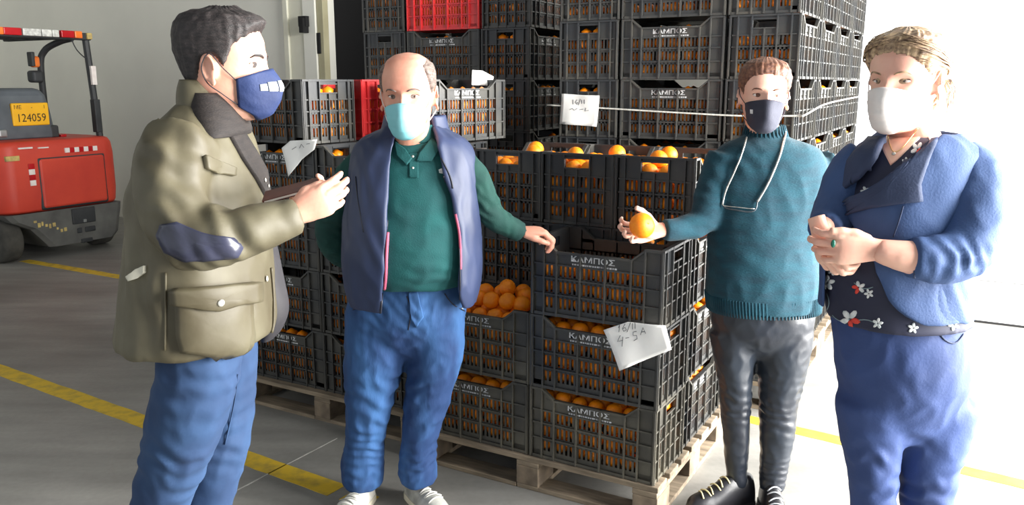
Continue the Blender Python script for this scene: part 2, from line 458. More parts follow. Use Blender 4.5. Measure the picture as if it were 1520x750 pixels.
# tall stack by the white wall
C_V = 4.06
for k in range(7):
    u = -2.0
    for c, (wd, rot) in enumerate(((W_, 1), (L_, 0), (W_, 1))):
        nm = ['left', 'middle', 'right corner'][c]
        crate(u + wd / 2, C_V + (L_ / 2 if rot else W_ / 2), k, rot, f'black crate, {ORDN[k]} from floor, {nm} column of the stack near the white wall', gC)
        if c == 2:
            for j in range(3):
                crate(u + wd / 2 + 0.004, C_V + L_ / 2 + (j + 1) * (L_ + 0.014), k, 1,
                      f'black crate, {ORDN[k]} from floor, {["second", "third", "fourth"][j]} along the sunlit side of the tall stack', gC)
        if c == 1: crate(u + wd / 2, C_V + W_ * 1.5 + 0.01, k, 0, f'black crate, {ORDN[k]} from floor, hidden second row of the stack near the white wall', gC)
        u += wd + 0.020

# ------------------------------------------------------------------ pallets
def pallet(u0, u1, v0, v1, label):
    root = empty('wooden_pallet', W((u0 + u1) / 2, (v0 + v1) / 2, 0), YAW)
    tag(root, label, 'pallet', 'wooden pallets under the crates')
    hu, hv = (u1 - u0) / 2, (v1 - v0) / 2
    rnd = random.Random(int(u0 * 100))
    def pb(name, m, x0, x1, y0, y1, z0, z1):
        o = MB().box(-(x1 - x0) / 2, (x1 - x0) / 2, -(y1 - y0) / 2, (y1 - y0) / 2, 0, z1 - z0).build(name, m, root, bevel=0.003)
        o.location = ((x0 + x1) / 2, (y0 + y1) / 2, z0); o.rotation_euler[2] = rnd.uniform(-0.006, 0.006)
    n = 7; bw = 0.10
    for i in range(n):
        y = -hv + bw / 2 + (2 * hv - bw) * i / (n - 1)
        pb('deck_board', M['wood'], -hu, hu, y - bw / 2, y + bw / 2, 0.122, 0.144)
    for x in (-hu + 0.05, 0, hu - 0.05):
        pb('stringer_board', M['wood'], x - 0.05, x + 0.05, -hv, hv, 0.100, 0.122)
        pb('bottom_board', M['wood'], x - 0.05, x + 0.05, -hv, hv, 0.0, 0.020)
        for y in (-hv + 0.07, 0, hv - 0.07):
            pb('block', M['wood_b'], x - 0.05, x + 0.05, y - 0.07, y + 0.07, 0.020, 0.100)
    for y in (-hv + 0.05, hv - 0.05):
        pb('bottom_board', M['wood'], -hu + 0.1, -0.05, y - 0.05, y + 0.05, 0.0, 0.019)
        pb('bottom_board', M['wood'], 0.05, hu - 0.1, y - 0.05, y + 0.05, 0.0, 0.019)
    return root
pallet(-2.03, -0.925, 2.735, 3.66, 'weathered wooden pallet under the front crates')
pallet(-3.25, -2.10, 2.85, 3.90, 'wooden pallet between the two men under dark crates')
pallet(-3.60, -2.28, 4.32, 5.35, 'pallet under the tall stack by the dark doorway')
pallet(-2.01, -0.745, 4.05, 5.14, 'pallet under the near half of the tall stack by the white wall')
pallet(-2.01, -0.745, 5.15, 6.27, 'pallet under the far half of the tall stack by the white wall')

# ------------------------------------------------------------------ oranges
def ico(sub):
    bm = bmesh.new(); bmesh.ops.create_icosphere(bm, subdivisions=sub, radius=1.0)
    v = np.array([p.co[:] for p in bm.verts]); f = np.array([[q.index for q in p.verts] for p in bm.faces]); bm.free(); return v, f
def orange_mesh():
    v, f = ico(3)
    v = v.copy(); r = np.hypot(v[:, 0], v[:, 1])
    v[:, 2] *= 0.95; v[:, 2] -= 0.10 * np.exp(-(r / 0.16) ** 2) * np.sign(v[:, 2])
    me = bpy.data.meshes.new('orange'); me.from_pydata(v.tolist(), [], f.tolist()); me.update()
    me.polygons.foreach_set('use_smooth', [True] * len(me.polygons)); me.materials.append(M['orange']); return me
OM = orange_mesh()
def navel():
    v, f = ico(1); me = bpy.data.meshes.new('stem_button'); me.from_pydata((v * 0.07 + np.array([0, 0, 0.86])).tolist(), [], f.tolist())
    me.update(); me.materials.append(M['leafstem']); return me
NM = navel()
def orange(p, r, label, group, rnd=random):
    o = bpy.data.objects.new('orange', OM); COL.objects.link(o)
    o.location = p; o.scale = (r, r, r); o.rotation_euler = (rnd.uniform(0, 6.3), rnd.uniform(0, 6.3), rnd.uniform(0, 6.3))
    tag(o, label, 'orange', group)
    b = bpy.data.objects.new('stem_button', NM); COL.objects.link(b); b.parent = o
    return o
stuff = []
def fill(o, rot, layer, front=True, right=True, top=False):
    """loose fill behind the faces one can see into"""
    mw = Matrix.Translation(o.location) @ Matrix.Rotation(o.rotation_euler[2], 4, 'Z')
    rnd = random.Random(int(o.location.x * 977) + layer * 13 + int(o.location.y * 331))
    # faces seen: -v and +u ; in crate axes: rot 0 -> -y and +x ; rot 1 -> (-v = -x), (+u = -y)
    nx, ny, nz = 7, 4, 4
    for i in range(nx):
        for j in range(ny):
            for k in range(nz):
                x = -0.216 + 0.072 * i; y = -0.112 + 0.0747 * j; z = 0.049 + 0.064 * k
                f = (j == 0) if rot == 0 else (i == 0)
                r = (i == nx - 1) if rot == 0 else (j == 0)
                t = k == nz - 1 and top
                if not ((f and front) or (r and right) or t): continue
                if k == nz - 1 and not top and rnd.random() < 0.35: continue
                p = mw @ Vector((x + rnd.uniform(-0.006, 0.006), y + rnd.uniform(-0.006, 0.006), z + rnd.uniform(-0.006, 0.004) - (0.008 if k == nz - 1 else 0)))
                stuff.append((p, rnd.uniform(0.0335, 0.037)))
front_set = {id(o) for o, _ in FRONT}
tops = {(i, k): o for i, k, o in rowsA}
for o, rot, layer in CRATES:
    if o in [f[0] for f in FRONT]: continue
    istop = any(o is tops[(i, 3)] for i in range(3))
    if istop: continue
    fill(o, rot, layer, True, True)
# single oranges of the front crates
PLC = ['first from left', 'second from left', 'third from left', 'in the middle', 'third from right', 'second from right', 'first from right']
LEV = ['the bottom', 'the second', 'the third', 'the top']
CRN = {(0, False): 'dusty bottom front crate', (1, False): 'noted middle crate', (2, False): 'topmost front crate', (0, True): 'lower two-high crate', (1, True): 'heaped crate'}
for o, k in FRONT:
    mw = Matrix.Translation(o.location) @ Matrix.Rotation(o.rotation_euler[2], 4, 'Z')
    rnd = random.Random(k * 5 + int(o.location.x * 100))
    is_top3 = (k == 2); heap = (k == 1 and o.location.x < 0.05)
    lab = ['orange packed behind the slats of the lowest front crates', 'orange packed in the middle layer of the front crates', 'orange behind the slats of the topmost front crate'][k]
    for i in range(7):
        for kk in range(3 if is_top3 else 4):
            x = -0.216 + 0.072 * i; z = 0.049 + 0.064 * kk
            if kk == 3: z -= 0.006
            orange(mw @ Vector((x + rnd.uniform(-0.005, 0.005), -0.110 + rnd.uniform(-0.003, 0.006), z + rnd.uniform(-0.003, 0.003))), rnd.uniform(0.0335, 0.0365), f'orange {PLC[i]} in {LEV[kk]} row behind slats of the {CRN[(k, o.location.x < 0.05)]}', 'oranges packed in the front crates', rnd)
        if heap:
            for j in (1, 2, 3):
                orange(mw @ Vector((x + rnd.uniform(-0.005, 0.005), -0.110 + 0.073 * j, 0.243 + rnd.uniform(-0.006, 0.01))), rnd.uniform(0.034, 0.037), f'orange {PLC[i]}, {["", "front", "middle", "back"][j]} row, level with the rim of the heaped crate', 'oranges heaped in the front left crate', rnd)
        elif not is_top3:
            for j in (1, 2, 3): stuff.append((mw @ Vector((x, -0.112 + 0.0747 * j, 0.235)), 0.036))
    for j in range(1, 4):      # the side one sees from the right
        for kk in range(3 if is_top3 else 4):
            stuff.append((mw @ Vector((0.216, -0.112 + 0.0747 * j, 0.049 + 0.064 * kk - 0.004)), 0.0355))
    if is_top3:
        for i in range(6):
            for j in range(1, 4): stuff.append((mw @ Vector((-0.216 + 0.072 * i, -0.112 + 0.0747 * j, 0.165 + rnd.uniform(-0.01, 0.01))), 0.036))
    if heap:
        HP = ['front left', 'front middle', 'front right', 'topmost', 'right of the middle', 'far right', 'far left', 'rear right', 'rear left', 'rear middle']
        for hi, (x, y, z, w) in enumerate(((0.03, -0.06, 0.292, 'one of the lower oranges of the heap'), (0.105, -0.055, 0.296, ''), (0.165, -0.04, 0.285, ''), (0.07, 0.005, 0.335, ''), (0.14, 0.03, 0.298, ''), (0.215, 0.01, 0.286, ''), (-0.04, -0.05, 0.29, ''), (0.10, 0.09, 0.30, ''), (-0.05, 0.03, 0.298, ''), (0.02, 0.05, 0.30, ''))):
            orange(mw @ Vector((x, y, z)), 0.0375, f'{HP[hi]} orange of the heap rising above the rim beside the jeans', 'oranges heaped in the front left crate', rnd)
# the open four-high crates behind: grey liner and a loose top layer
M['liner'] = mat('plastic_liner', (150, 152, 154), (205, 206, 208), 0.28, 14, 0.6, 22, spec=0.6)
for i in range(3):
    o = tops[(i, 3)]
    nm = ['right', 'middle', 'left'][i]
    mw = Matrix.Translation(o.location) @ Matrix.Rotation(o.rotation_euler[2], 4, 'Z')
    rnd = random.Random(40 + i)
    for a in range(7):
        for b in range(4):
            for c in range(4):
                seen = (a == 0 or b == 0)
                x = -0.216 + 0.072 * a; y = -0.112 + 0.0747 * b; z = 0.049 + 0.061 * c
                if c < 3 and seen: stuff.append((mw @ Vector((x, y, z)), 0.0355))
                if c == 3: orange(mw @ Vector((x + rnd.uniform(-0.004, 0.004), y + rnd.uniform(-0.004, 0.004), z - 0.012 + rnd.uniform(0.0, 0.012))), rnd.uniform(0.034, 0.0375),
                                  f'orange {ORDN[a].replace("lowest", "first")} from front, {ORDN[b].replace("lowest", "first")} across, open {nm} four-high crate', 'oranges in the open four-high crates', rnd)
    for li, (x, y) in enumerate((((-0.16, 0.02), (0.05, 0.05)), ((-0.17, 0.05), (0.02, -0.06)), ((-0.13, -0.06), (0.05, 0.03)))[i]):
        orange(mw @ Vector((x, y, 0.278)), 0.0375, f'{["nearer", "farther"][li]} loose orange above the rim of the {nm} four-high crate', 'oranges in the open four-high crates', rnd)
# loose fill seen only through slats
v, f = ico(1)
allv = []; allf = []
for i, (p, r) in enumerate(stuff):
    allv.append(v * r * np.array([1, 1, 0.95]) + np.array(p[:])); allf.append(f + i * len(v))
me = bpy.data.meshes.new('orange_fill'); me.from_pydata(np.concatenate(allv).tolist(), [], np.concatenate(allf).tolist()); me.update()
me.polygons.foreach_set('use_smooth', [True] * len(me.polygons)); me.materials.append(M['orange'])
of = bpy.data.objects.new('orange_fill', me); COL.objects.link(of)
of['kind'] = 'stuff'; tag(of, 'oranges filling the stacked crates, glimpsed through the slats', 'oranges')
# ================================================================== NOTES, TWINE, FORKLIFT
def on_v(px, py, v0):
    x = (px - 760) / F; y = (375 - py) / F
    r = Vector((x, math.cos(TILT) + y * math.sin(TILT), -math.sin(TILT) + y * math.cos(TILT)))
    k = v0 / (-r.x * SU + r.y * CU); return Vector((0, 0, HC)) + r * k
def on_u(px, py, u0):
    x = (px - 760) / F; y = (375 - py) / F
    r = Vector((x, math.cos(TILT) + y * math.sin(TILT), -math.sin(TILT) + y * math.cos(TILT)))
    k = u0 / (r.x * CU + r.y * SU); return Vector((0, 0, HC)) + r * k
UV_ = W(1, 0), W(0, 1)
def sheet(name, poly, label, curl=0.012, nrm=None, strokes=()):
    """a thin slightly curled paper with a real edge; strokes are pen lines on its face"""
    nrm = nrm or (-UV_[1])
    c = sum(poly, Vector()) / len(poly)
    rings = []
    dense = []
    for a, b in zip(poly, poly[1:] + poly[:1]):
        for k in range(6): dense.append(a.lerp(b, k / 6))
    def bend(p):
        d = p - c; return p + nrm * (curl * (d.z * 9 + math.sin(d.dot(UV_[0]) * 30) * 0.5) ** 2 * 0.5)
    mb = MB(); N = len(dense); R = 6
    for off in (0.0, 0.0006):
        for r in range(R + 1):
            for p in dense: mb.v.append(tuple(bend(c.lerp(p, r / R)) + nrm * off))
    for s in (0, 1):
        o = s * (R + 1) * N
        for r in range(R):
            for k in range(N):
                k2 = (k + 1) % N
                mb.f.append((o + r * N + k, o + r * N + k2, o + (r + 1) * N + k2, o + (r + 1) * N + k))
    for k in range(N):
        k2 = (k + 1) % N
        mb.f.append((R * N + k, R * N + k2, (2 * R + 1) * N + k2, (2 * R + 1) * N + k))
    o = mb.build(name, M['paper'], None, smooth=True); tag(o, label, 'paper note')
    if strokes:
        ms = MB()
        for st in strokes: ms.tube([bend(p) + nrm * 0.0012 for p in st], 0.0011, 5)
        h = ms.build('handwriting', M['ink'], o); h['label'] = 'grey handwritten date and number'
    return o
def pxs(plane, pts): return [plane(*p) for p in pts]
pl = lambda x, y: on_v(x, y, 2.722)
st = []
for s in ([(918, 487), (920, 482), (919, 493)], [(928, 481), (924, 488), (926, 492), (930, 490), (928, 486), (925, 488)], [(936, 479), (931, 493)], [(939, 480), (939, 489)], [(943, 479), (943, 488)],
          [(921, 498), (917, 507), (925, 505)], [(925, 500), (924, 514)], [(929, 502), (934, 501)],
          [(945, 492), (940, 493), (940, 498), (945, 498), (946, 503), (941, 506)],
          [(951, 497), (955, 486), (959, 495)], [(952, 493), (958, 492)]):
    st.append(pxs(pl, s))
sheet('paper_note', pxs(pl, [(896, 490), (932, 478), (988, 483), (997, 519), (922, 549)]), 'white handwritten note hanging on the middle crate of the three-high column', strokes=st)
pl = lambda x, y: on_v(x, y, C_V - 0.012)
st = [pxs(pl, s) for s in ([(851, 148), (851, 155)], [(857, 148), (854, 152), (857, 155), (858, 152), (855, 152)], [(862, 147), (859, 156)], [(864, 148), (864, 154)], [(868, 148), (868, 154)],
      [(846, 163), (850, 161), (853, 164), (857, 161)], [(860, 163), (866, 162)], [(870, 160), (869, 165), (874, 164)])]
sheet('paper_note', pxs(pl, [(834, 139), (862, 141), (890, 142), (886, 188), (831, 184)]), 'white note with faint handwriting pinned under the twine on the tall stack', strokes=st)
pl = lambda x, y: on_v(x, y, 2.868)
st = [pxs(pl, s) for s in ([(434, 222), (440, 218)], [(445, 220), (448, 214), (452, 219)], [(456, 214), (461, 213)])]
sheet('paper_note', pxs(pl, [(418, 220), (431, 209), (471, 207), (467, 222), (448, 237), (431, 262)]), 'torn white note hanging between the two men below the grey crate', strokes=st)
pl = lambda x, y: on_u(x, y, -2.275)
sheet('paper_note', pxs(pl, [(701, 104), (716, 105), (733, 114), (729, 128), (700, 126)]), 'white slip standing in the sunlit crate right of the balding head', curl=0.004, nrm=UV_[0])
# twine round the tall stack
pts = [on_v(812, 156, C_V - 0.006), on_v(900, 161, C_V - 0.006), on_v(1000, 167, C_V - 0.006), on_v(1100, 172, C_V - 0.006)]
zc = pts[-1].z
uR = -0.752
pts += [W(uR - 0.02, C_V - 0.006, zc + 0.005), W(uR + 0.012, C_V + 0.02, zc + 0.008), W(uR + 0.016, C_V + 0.5, zc + 0.045), W(uR + 0.018, C_V + 1.2, zc + 0.06), W(uR + 0.018, C_V + 2.1, zc + 0.07)]
tw = MB().tube([Vector(p) for p in catmull([list(p) for p in pts], 6)], 0.0042, 6).build('twine', M['twine'], None, smooth=True)
tag(tw, 'pale twine tied round the tall stack of crates', 'twine')

# ------------------------------------------------------------------ forklift (local x: across its rear, y: into the truck, z: up)
M['fl_red'] = mat('forklift_red', (206, 66, 44), (190, 54, 38), 0.5, 3, 0.03, 20)
M['fl_grey'] = mat('forklift_grey', (92, 98, 104), (74, 80, 86), 0.55, 4)
M['fl_low'] = mat('forklift_cast', (98, 98, 94), (74, 74, 72), 0.7, 5, 0.15, 30)
M['fl_dark'] = mat('forklift_dark', (38, 40, 42), (50, 52, 54), 0.6, 6)
M['rubber'] = mat('tyre_rubber', (58, 57, 53), (74, 72, 66), 0.9, 12, 0.2, 50)
M['plate'] = mat('yellow_plate', (246, 186, 14), (238, 176, 10), 0.5, 8)
M['ink_plate'] = mat('plate_black', (40, 34, 20), None, 0.7)
M['lamp_red'] = mat('tail_lamp_red', (170, 24, 30), (190, 30, 36), 0.25, 8)
M['lamp_amber'] = mat('tail_lamp_amber', (228, 110, 40), (236, 130, 60), 0.25, 8)
M['lamp_clear'] = mat('tail_lamp_clear', (222, 222, 216), (170, 170, 166), 0.2, 30)
M['silver'] = mat('silver_metal', (176, 178, 178), (150, 152, 152), 0.35, 6, metal=0.7)
M['sticker_glare_w'] = mat('sticker_and_glare_white', (236, 228, 222), (222, 212, 206), 0.6, 20)
M['worn'] = mat('worn_sticker', (206, 182, 110), (160, 140, 92), 0.8, 20)
fk = empty('forklift', W(-7.5, 4.7, 0), YAW + math.pi / 2)
tag(fk, 'red forklift truck parked by the wall, seen from behind', 'forklift')
def rbox(name, m, x0, x1, y0, y1, z0, z1, bev, parent=fk, seg=4):
    o = MB().box(x0, x1, y0, y1, z0, z1).build(name, m, parent)
    b = o.modifiers.new('bevel', 'BEVEL'); b.width = bev; b.segments = seg
    for p in o.data.polygons: p.use_smooth = True
    o.modifiers.new('wn', 'WEIGHTED_NORMAL')
    return o
def profile_solid(name, m, outline, y0f, y1, parent=fk, bev=0.03):
    """outline in (x, y) plan extruded in z ranges"""
    pass
# counterweight: rounded plan, slightly tapered
rings = []
for z, s in ((0.45, 0.965), (0.48, 0.985), (0.6, 1.0), (0.95, 1.0), (1.05, 0.985), (1.09, 0.955), (1.105, 0.90)):
    r = []
    hx = 0.60 * s; y0 = 0.0 + (1 - s) * 0.6; y1 = 0.9; rad = 0.16
    for k in range(9):
        a = math.pi + math.pi / 2 * k / 8; r.append((-hx + rad + rad * math.cos(a), y0 + rad + rad * math.sin(a), z))
    for k in range(9):
        a = -math.pi / 2 + math.pi / 2 * k / 8; r.append((hx - rad + rad * math.cos(a), y0 + rad + rad * math.sin(a), z))
    r += [(hx, y1, z), (-hx, y1, z)]
    rings.append(r)
cw = MB().rings(rings).build('counterweight', M['fl_red'], fk, smooth=True)
cw.modifiers.new('wn', 'WEIGHTED_NORMAL')
rbox('cover_groove', M['fl_dark'], -0.25, 0.44, -0.006, 0.05, 0.46, 0.955, 0.05, cw)
rbox('cover_panel', M['fl_red'], -0.237, 0.427, -0.014, 0.05, 0.473, 0.942, 0.045, cw)
def striped(name, x0, x1, z0, z1, n, horiz):
    for i in range(n):
        t0, t1 = i / n, (i + 1) / n
        if horiz: rbox(name, M['sticker_glare_w'] if i % 2 == 0 else M['lamp_red'], x0 + (x1 - x0) * t0, x0 + (x1 - x0) * t1, -0.008, 0.01, z0, z1, 0.002, cw, 1)
        else: rbox(name, M['sticker_glare_w'] if i % 2 == 0 else M['lamp_red'], x0, x1, -0.008, 0.01, z0 + (z1 - z0) * t0, z0 + (z1 - z0) * t1, 0.002, cw, 1)
striped('warning_sticker', 0.03, 0.36, 0.975, 1.02, 7, True)
striped('warning_sticker', -0.33, -0.275, 0.70, 0.90, 4, False)
rbox('painted_glare', M['sticker_glare_w'], -0.40, -0.27, -0.004, 0.02, 1.035, 1.05, 0.002, cw, 1)  # thin white slivers painted in as glare along the counterweight's top edge
rbox('painted_glare', M['sticker_glare_w'], -0.22, -0.12, -0.004, 0.02, 1.03, 1.042, 0.002, cw, 1)
rbox('maker_sticker', M['worn'], -0.52, -0.40, -0.006, 0.06, 0.935, 0.98, 0.002, cw, 1)
# cast lower body with the drawbar pocket and the wheel arch
mbx = MB()
low = []
for z, x0, x1 in ((0.11, -0.20, 0.47), (0.16, -0.24, 0.52), (0.30, -0.36, 0.55), (0.38, -0.52, 0.57), (0.45, -0.58, 0.58)):
    low.append([(x0, 0.03, z), (x0 + 0.05, 0.0, z), (x1 - 0.05, 0.0, z), (x1, 0.03, z), (x1, 0.5, z), (x0, 0.5, z)])
lowo = MB().rings(low).build('lower_body', M['fl_low'], fk)
rbox('drawbar_pocket', M['fl_dark'], 0.03, 0.27, -0.012, 0.05, 0.29, 0.44, 0.01, lowo)
rbox('drawbar_pin', M['silver'], 0.13, 0.16, -0.03, 0.0, 0.30, 0.33, 0.005, lowo)
rbox('vent_hole', M['fl_dark'], 0.07, 0.12, -0.01, 0.02, 0.20, 0.25, 0.01, lowo)
rbox('vent_hole', M['fl_dark'], 0.15, 0.26, -0.01, 0.02, 0.20, 0.25, 0.01, lowo)
rbox('tow_eye', M['fl_dark'], 0.10, 0.22, -0.01, 0.03, 0.10, 0.14, 0.01, lowo)
rnd = random.Random(2)
for i in range(9):
    x = -0.34 + i * 0.035; z = 0.34 - i * 0.012 + rnd.uniform(-0.02, 0.02)
    rbox('worn_lettering', M['worn'], x, x + rnd.uniform(0.015, 0.03), -0.004, 0.01, z, z + rnd.uniform(0.02, 0.05), 0.002, lowo, 1)
def wheel(x, y, r, w):
    prof = [(0.35, 0.5), (0.62, 0.5), (0.66, 0.42), (0.90, 0.5), (0.98, 0.42), (1.0, 0.25), (1.0, -0.25), (0.98, -0.42), (0.90, -0.5), (0.35, -0.5)]
    rings = []
    for k in range(28):
        a = 2 * math.pi * k / 28
        rings.append([(x + w * b, y + r * p * math.cos(a), r + r * p * math.sin(a)) for p, b in prof])
    mb = MB(); n = len(prof)
    for q in rings: mb.v += q
    for k in range(28):
        for j in range(n):
            mb.f.append((k * n + j, k * n + (j + 1) % n, ((k + 1) % 28) * n + (j + 1) % n, ((k + 1) % 28) * n + j))
    t = mb.build('wheel', M['rubber'], fk, smooth=True)
    h = MB().tube([(x - w * 0.42, y, r), (x + w * 0.42, y, r)], r * 0.4, 16).build('hub', M['fl_low'], t)
    return t
wheel(-0.50, 0.24, 0.205, 0.17); wheel(0.47, 0.30, 0.205, 0.17); wheel(-0.52, 1.6, 0.27, 0.22); wheel(0.52, 1.6, 0.27, 0.22)
rbox('chassis', M['fl_dark'], -0.40, 0.40, 0.5, 1.9, 0.12, 0.5, 0.03)
# seat hood with the number plate
rings = []
for z, x0, x1, y0 in ((1.10, -0.50, 0.175, 0.30), (1.16, -0.50, 0.175, 0.30), (1.36, -0.49, 0.16, 0.32), (1.50, -0.48, 0.14, 0.34), (1.555, -0.46, 0.11, 0.37), (1.57, -0.43, 0.07, 0.42)):
    rings.append([(x0, y0 + 0.05, z), (x0 + 0.05, y0, z), (x1 - 0.05, y0, z), (x1, y0 + 0.05, z), (x1, 0.8, z), (x0, 0.8, z)])
hood = MB().rings(rings).build('hood', M['fl_grey'], fk, smooth=False)
hood.modifiers.new('b', 'BEVEL').width = 0.02
pla = rbox('number_plate', M['plate'], -0.245, 0.105, 0.298, 0.33, 1.225, 1.435, 0.012, hood)
def plate_text(body, size, x, z, sx=1.0):
    me = text_mesh(body, size); me.materials.append(M['ink_plate'])
    for v in me.vertices: v.co.x *= sx
    o = bpy.data.objects.new('plate_lettering', me); link(o, hood); o.location = (x, 0.296, z); o.rotation_euler = (math.pi / 2, 0, 0)
    return o
plate_text('124059', 0.105, -0.07, 1.295, 0.90)
plate_text('ΜΕ', 0.05, -0.19, 1.395); plate_text('-', 0.05, -0.06, 1.395); plate_text('Ι', 0.045, 0.06, 1.395)
rbox('hood_hinge', M['fl_dark'], 0.10, 0.19, 0.30, 0.45, 1.10, 1.22, 0.02, hood)
rbox('hood_latch', M['silver'], -0.40, -0.32, 0.27, 0.31, 1.13, 1.20, 0.015, hood)
rbox('filler_cap', M['lamp_red'], 0.20, 0.26, 0.30, 0.36, 1.10, 1.13, 0.01)
# overhead guard
gm = M['fl_dark']
MB().tube([(0.50, 0.14, 1.08), (0.485, 0.15, 1.45), (0.46, 0.16, 2.06)], 0.032, 8).build('guard_post', gm, fk)
MB().tube([(-0.46, 0.40, 1.10), (-0.44, 0.40, 2.05)], 0.03, 8).build('guard_post', M['silver'], fk)
MB().tube([Vector(p) for p in catmull([(0.44, 0.90, 1.1), (0.44, 0.90, 1.75), (0.47, 0.86, 1.93), (0.53, 0.70, 2.02), (0.54, 0.50, 2.05)], 6)], 0.032, 8).build('guard_post', gm, fk, smooth=True)
MB().tube([Vector(p) for p in catmull([(-0.46, 1.55, 0.6), (-0.46, 1.45, 1.75), (-0.46, 1.25, 2.02), (-0.46, 1.1, 2.05)], 6)], 0.032, 8).build('guard_post', gm, fk, smooth=True)
rbox('guard_rail', gm, -0.50, 0.50, 0.12, 0.19, 2.02, 2.09, 0.012)
rbox('guard_rail', gm, -0.50, -0.43, 0.15, 1.5, 2.04, 2.09, 0.012); rbox('guard_rail', gm, 0.43, 0.50, 0.15, 1.5, 2.04, 2.09, 0.012)
for i in range(5): rbox('guard_bar', gm, -0.45, 0.45, 0.42 + i * 0.22, 0.46 + i * 0.22, 2.05, 2.08, 0.006)
def tail(x0, x1, m): rbox('tail_lamp', m, x0, x1, 0.075, 0.13, 2.035, 2.10, 0.008)
tail(-0.50, -0.42, M['lamp_clear']); tail(-0.42, -0.36, M['lamp_amber']); tail(-0.36, -0.20, M['lamp_red']); 
for x0, x1 in ((-0.19, -0.02), (-0.015, 0.08), (0.085, 0.15)): tail(x0, x1, M['lamp_clear'])
tail(0.17, 0.30, M['lamp_red']); tail(0.305, 0.38, M['lamp_amber'])
rbox('lamp_clamp', M['worn'], 0.445, 0.50, 0.10, 0.2, 2.03, 2.09, 0.01)
MB().tube([Vector(p) for p in catmull([(0.30, 0.13, 2.02), (0.34, 0.13, 1.93), (0.42, 0.14, 1.86), (0.47, 0.15, 1.86)], 5)], 0.006, 6).build('cable', gm, fk, smooth=True)
bc = rbox('work_lamp', gm, 0.28, 0.40, 0.78, 0.90, 1.62, 1.74, 0.03)
rbox('beacon', M['lamp_amber'], 0.30, 0.38, 0.79, 0.87, 1.77, 1.88, 0.025); rbox('beacon_cap', gm, 0.29, 0.33, 0.79, 0.87, 1.78, 1.92, 0.01)
rbox('decal', M['sticker_glare_w'], 0.452, 0.502, 0.10, 0.13, 1.60, 1.78, 0.003)
rbox('post_box', gm, 0.455, 0.52, 0.11, 0.18, 1.14, 1.46, 0.008)
# mast, seat and steering wheel on the far side
rbox('seat', M['fl_dark'], -0.22, 0.22, 0.85, 1.15, 1.10, 1.35, 0.06)
for x in (-0.32, 0.32): rbox('mast_channel', gm, x - 0.05, x + 0.05, 1.95, 2.1, 0.05, 2.2, 0.01)
rbox('mast_crossbar', gm, -0.32, 0.32, 1.97, 2.08, 1.9, 2.0, 0.01)
# ================================================================== PEOPLE KIT
from mathutils.bvhtree import BVHTree
def ring(c, a, b, yaw=0.0, n=2.2, N=44, tilt=0.0):
    e = 2.0 / n; X = Vector((math.cos(yaw), math.sin(yaw), 0)); Y = Vector((-math.sin(yaw), math.cos(yaw), 0)); out = []
    for k in range(N):
        t = 2 * math.pi * k / N; ct, st = math.cos(t), math.sin(t)
        p = c + X * (a * abs(ct) ** e * (1 if ct >= 0 else -1)) + Y * (b * abs(st) ** e * (1 if st >= 0 else -1))
        out.append(p)
    return out
def secs(rows, Y, per=4, zf=0.85):
    """rows: (py, xl, xr, half depth[, dY]) where the outline shows in the photo -> smooth (x, y, z, a, b) rings.
    The half width is solved so that the ring's real outline, nearer side included, spans xl..xr."""
    vals = []
    for r in rows:
        py, xl, xr, hd = r[:4]; dY = r[4] if len(r) > 4 else 0.0
        yc = Y + dY; z = at(760, py, yc - zf * hd).z
        Yp = yc - (z - HC) * math.tan(TILT); ml = (xl - 760) / F * math.cos(TILT); mr = (xr - 760) / F * math.cos(TILT)
        lo_a, hi_a = 0.0, 1.0
        for _ in range(40):
            a = (lo_a + hi_a) / 2
            if (mr - ml) * Yp - math.sqrt(a * a + mr * mr * hd * hd) - math.sqrt(a * a + ml * ml * hd * hd) > 0: lo_a = a
            else: hi_a = a
        a = max(a, 0.25 * hd)
        cx = ((mr * Yp - math.sqrt(a * a + mr * mr * hd * hd)) + (ml * Yp + math.sqrt(a * a + ml * ml * hd * hd))) / 2
        vals.append((cx, yc, z, a, hd))
    return catmull(vals, per)
def loft(rows, Y, n=2.15, per=4, N=44, yaw=0.0, zf=0.85):
    mb = MB(); mb.rings([ring(Vector(v[:3]), v[3], v[4], yaw, n, N) for v in secs(rows, Y, per, zf)]); return mb
def limb(pts, per=5, n=18, flat=1.0):
    """pts: (px, py, Y, radius m)"""
    P = [list(at(p[0], p[1], p[2])) + [p[3]] for p in pts]
    return limbw(P, per, n, flat)
def limbw(P, per=5, n=18, flat=1.0):
    C = catmull(P, per); mb = MB()
    mb.tube([Vector(c[:3]) for c in C], [max(0.003, c[3]) for c in C], n, True, flat); return mb
def join(mbs):
    o = MB()
    for m in mbs: o.add(m.v, m.f)
    return o
def ellipsoid(c, rx, ry, rz, rot=None, nu=20, nv=12):
    mb = MB(); rg = []
    for j in range(1, nv):
        ph = -math.pi / 2 + math.pi * j / nv; r = []
        for i in range(nu):
            th = 2 * math.pi * i / nu
            p = Vector((rx * math.cos(ph) * math.cos(th), ry * math.cos(ph) * math.sin(th), rz * math.sin(ph)))
            r.append((rot @ p if rot else p) + Vector(c))
        rg.append(r)
    mb.rings(rg); return mb
def lap(me, it, f=0.5):
    if it <= 0: return
    n = len(me.vertices); co = np.empty(n * 3); me.vertices.foreach_get('co', co); co = co.reshape(-1, 3)
    e = np.empty(len(me.edges) * 2, int); me.edges.foreach_get('vertices', e); e = e.reshape(-1, 2)
    deg = np.bincount(e.ravel(), minlength=n)[:, None].clip(1)
    for _ in range(it):
        s = np.zeros_like(co)
        for k in range(3):
            s[:, k] = np.bincount(e[:, 0], co[e[:, 1], k], n) + np.bincount(e[:, 1], co[e[:, 0], k], n)
        co = co + f * (s / deg - co)
    me.vertices.foreach_set('co', co.ravel()); me.update()
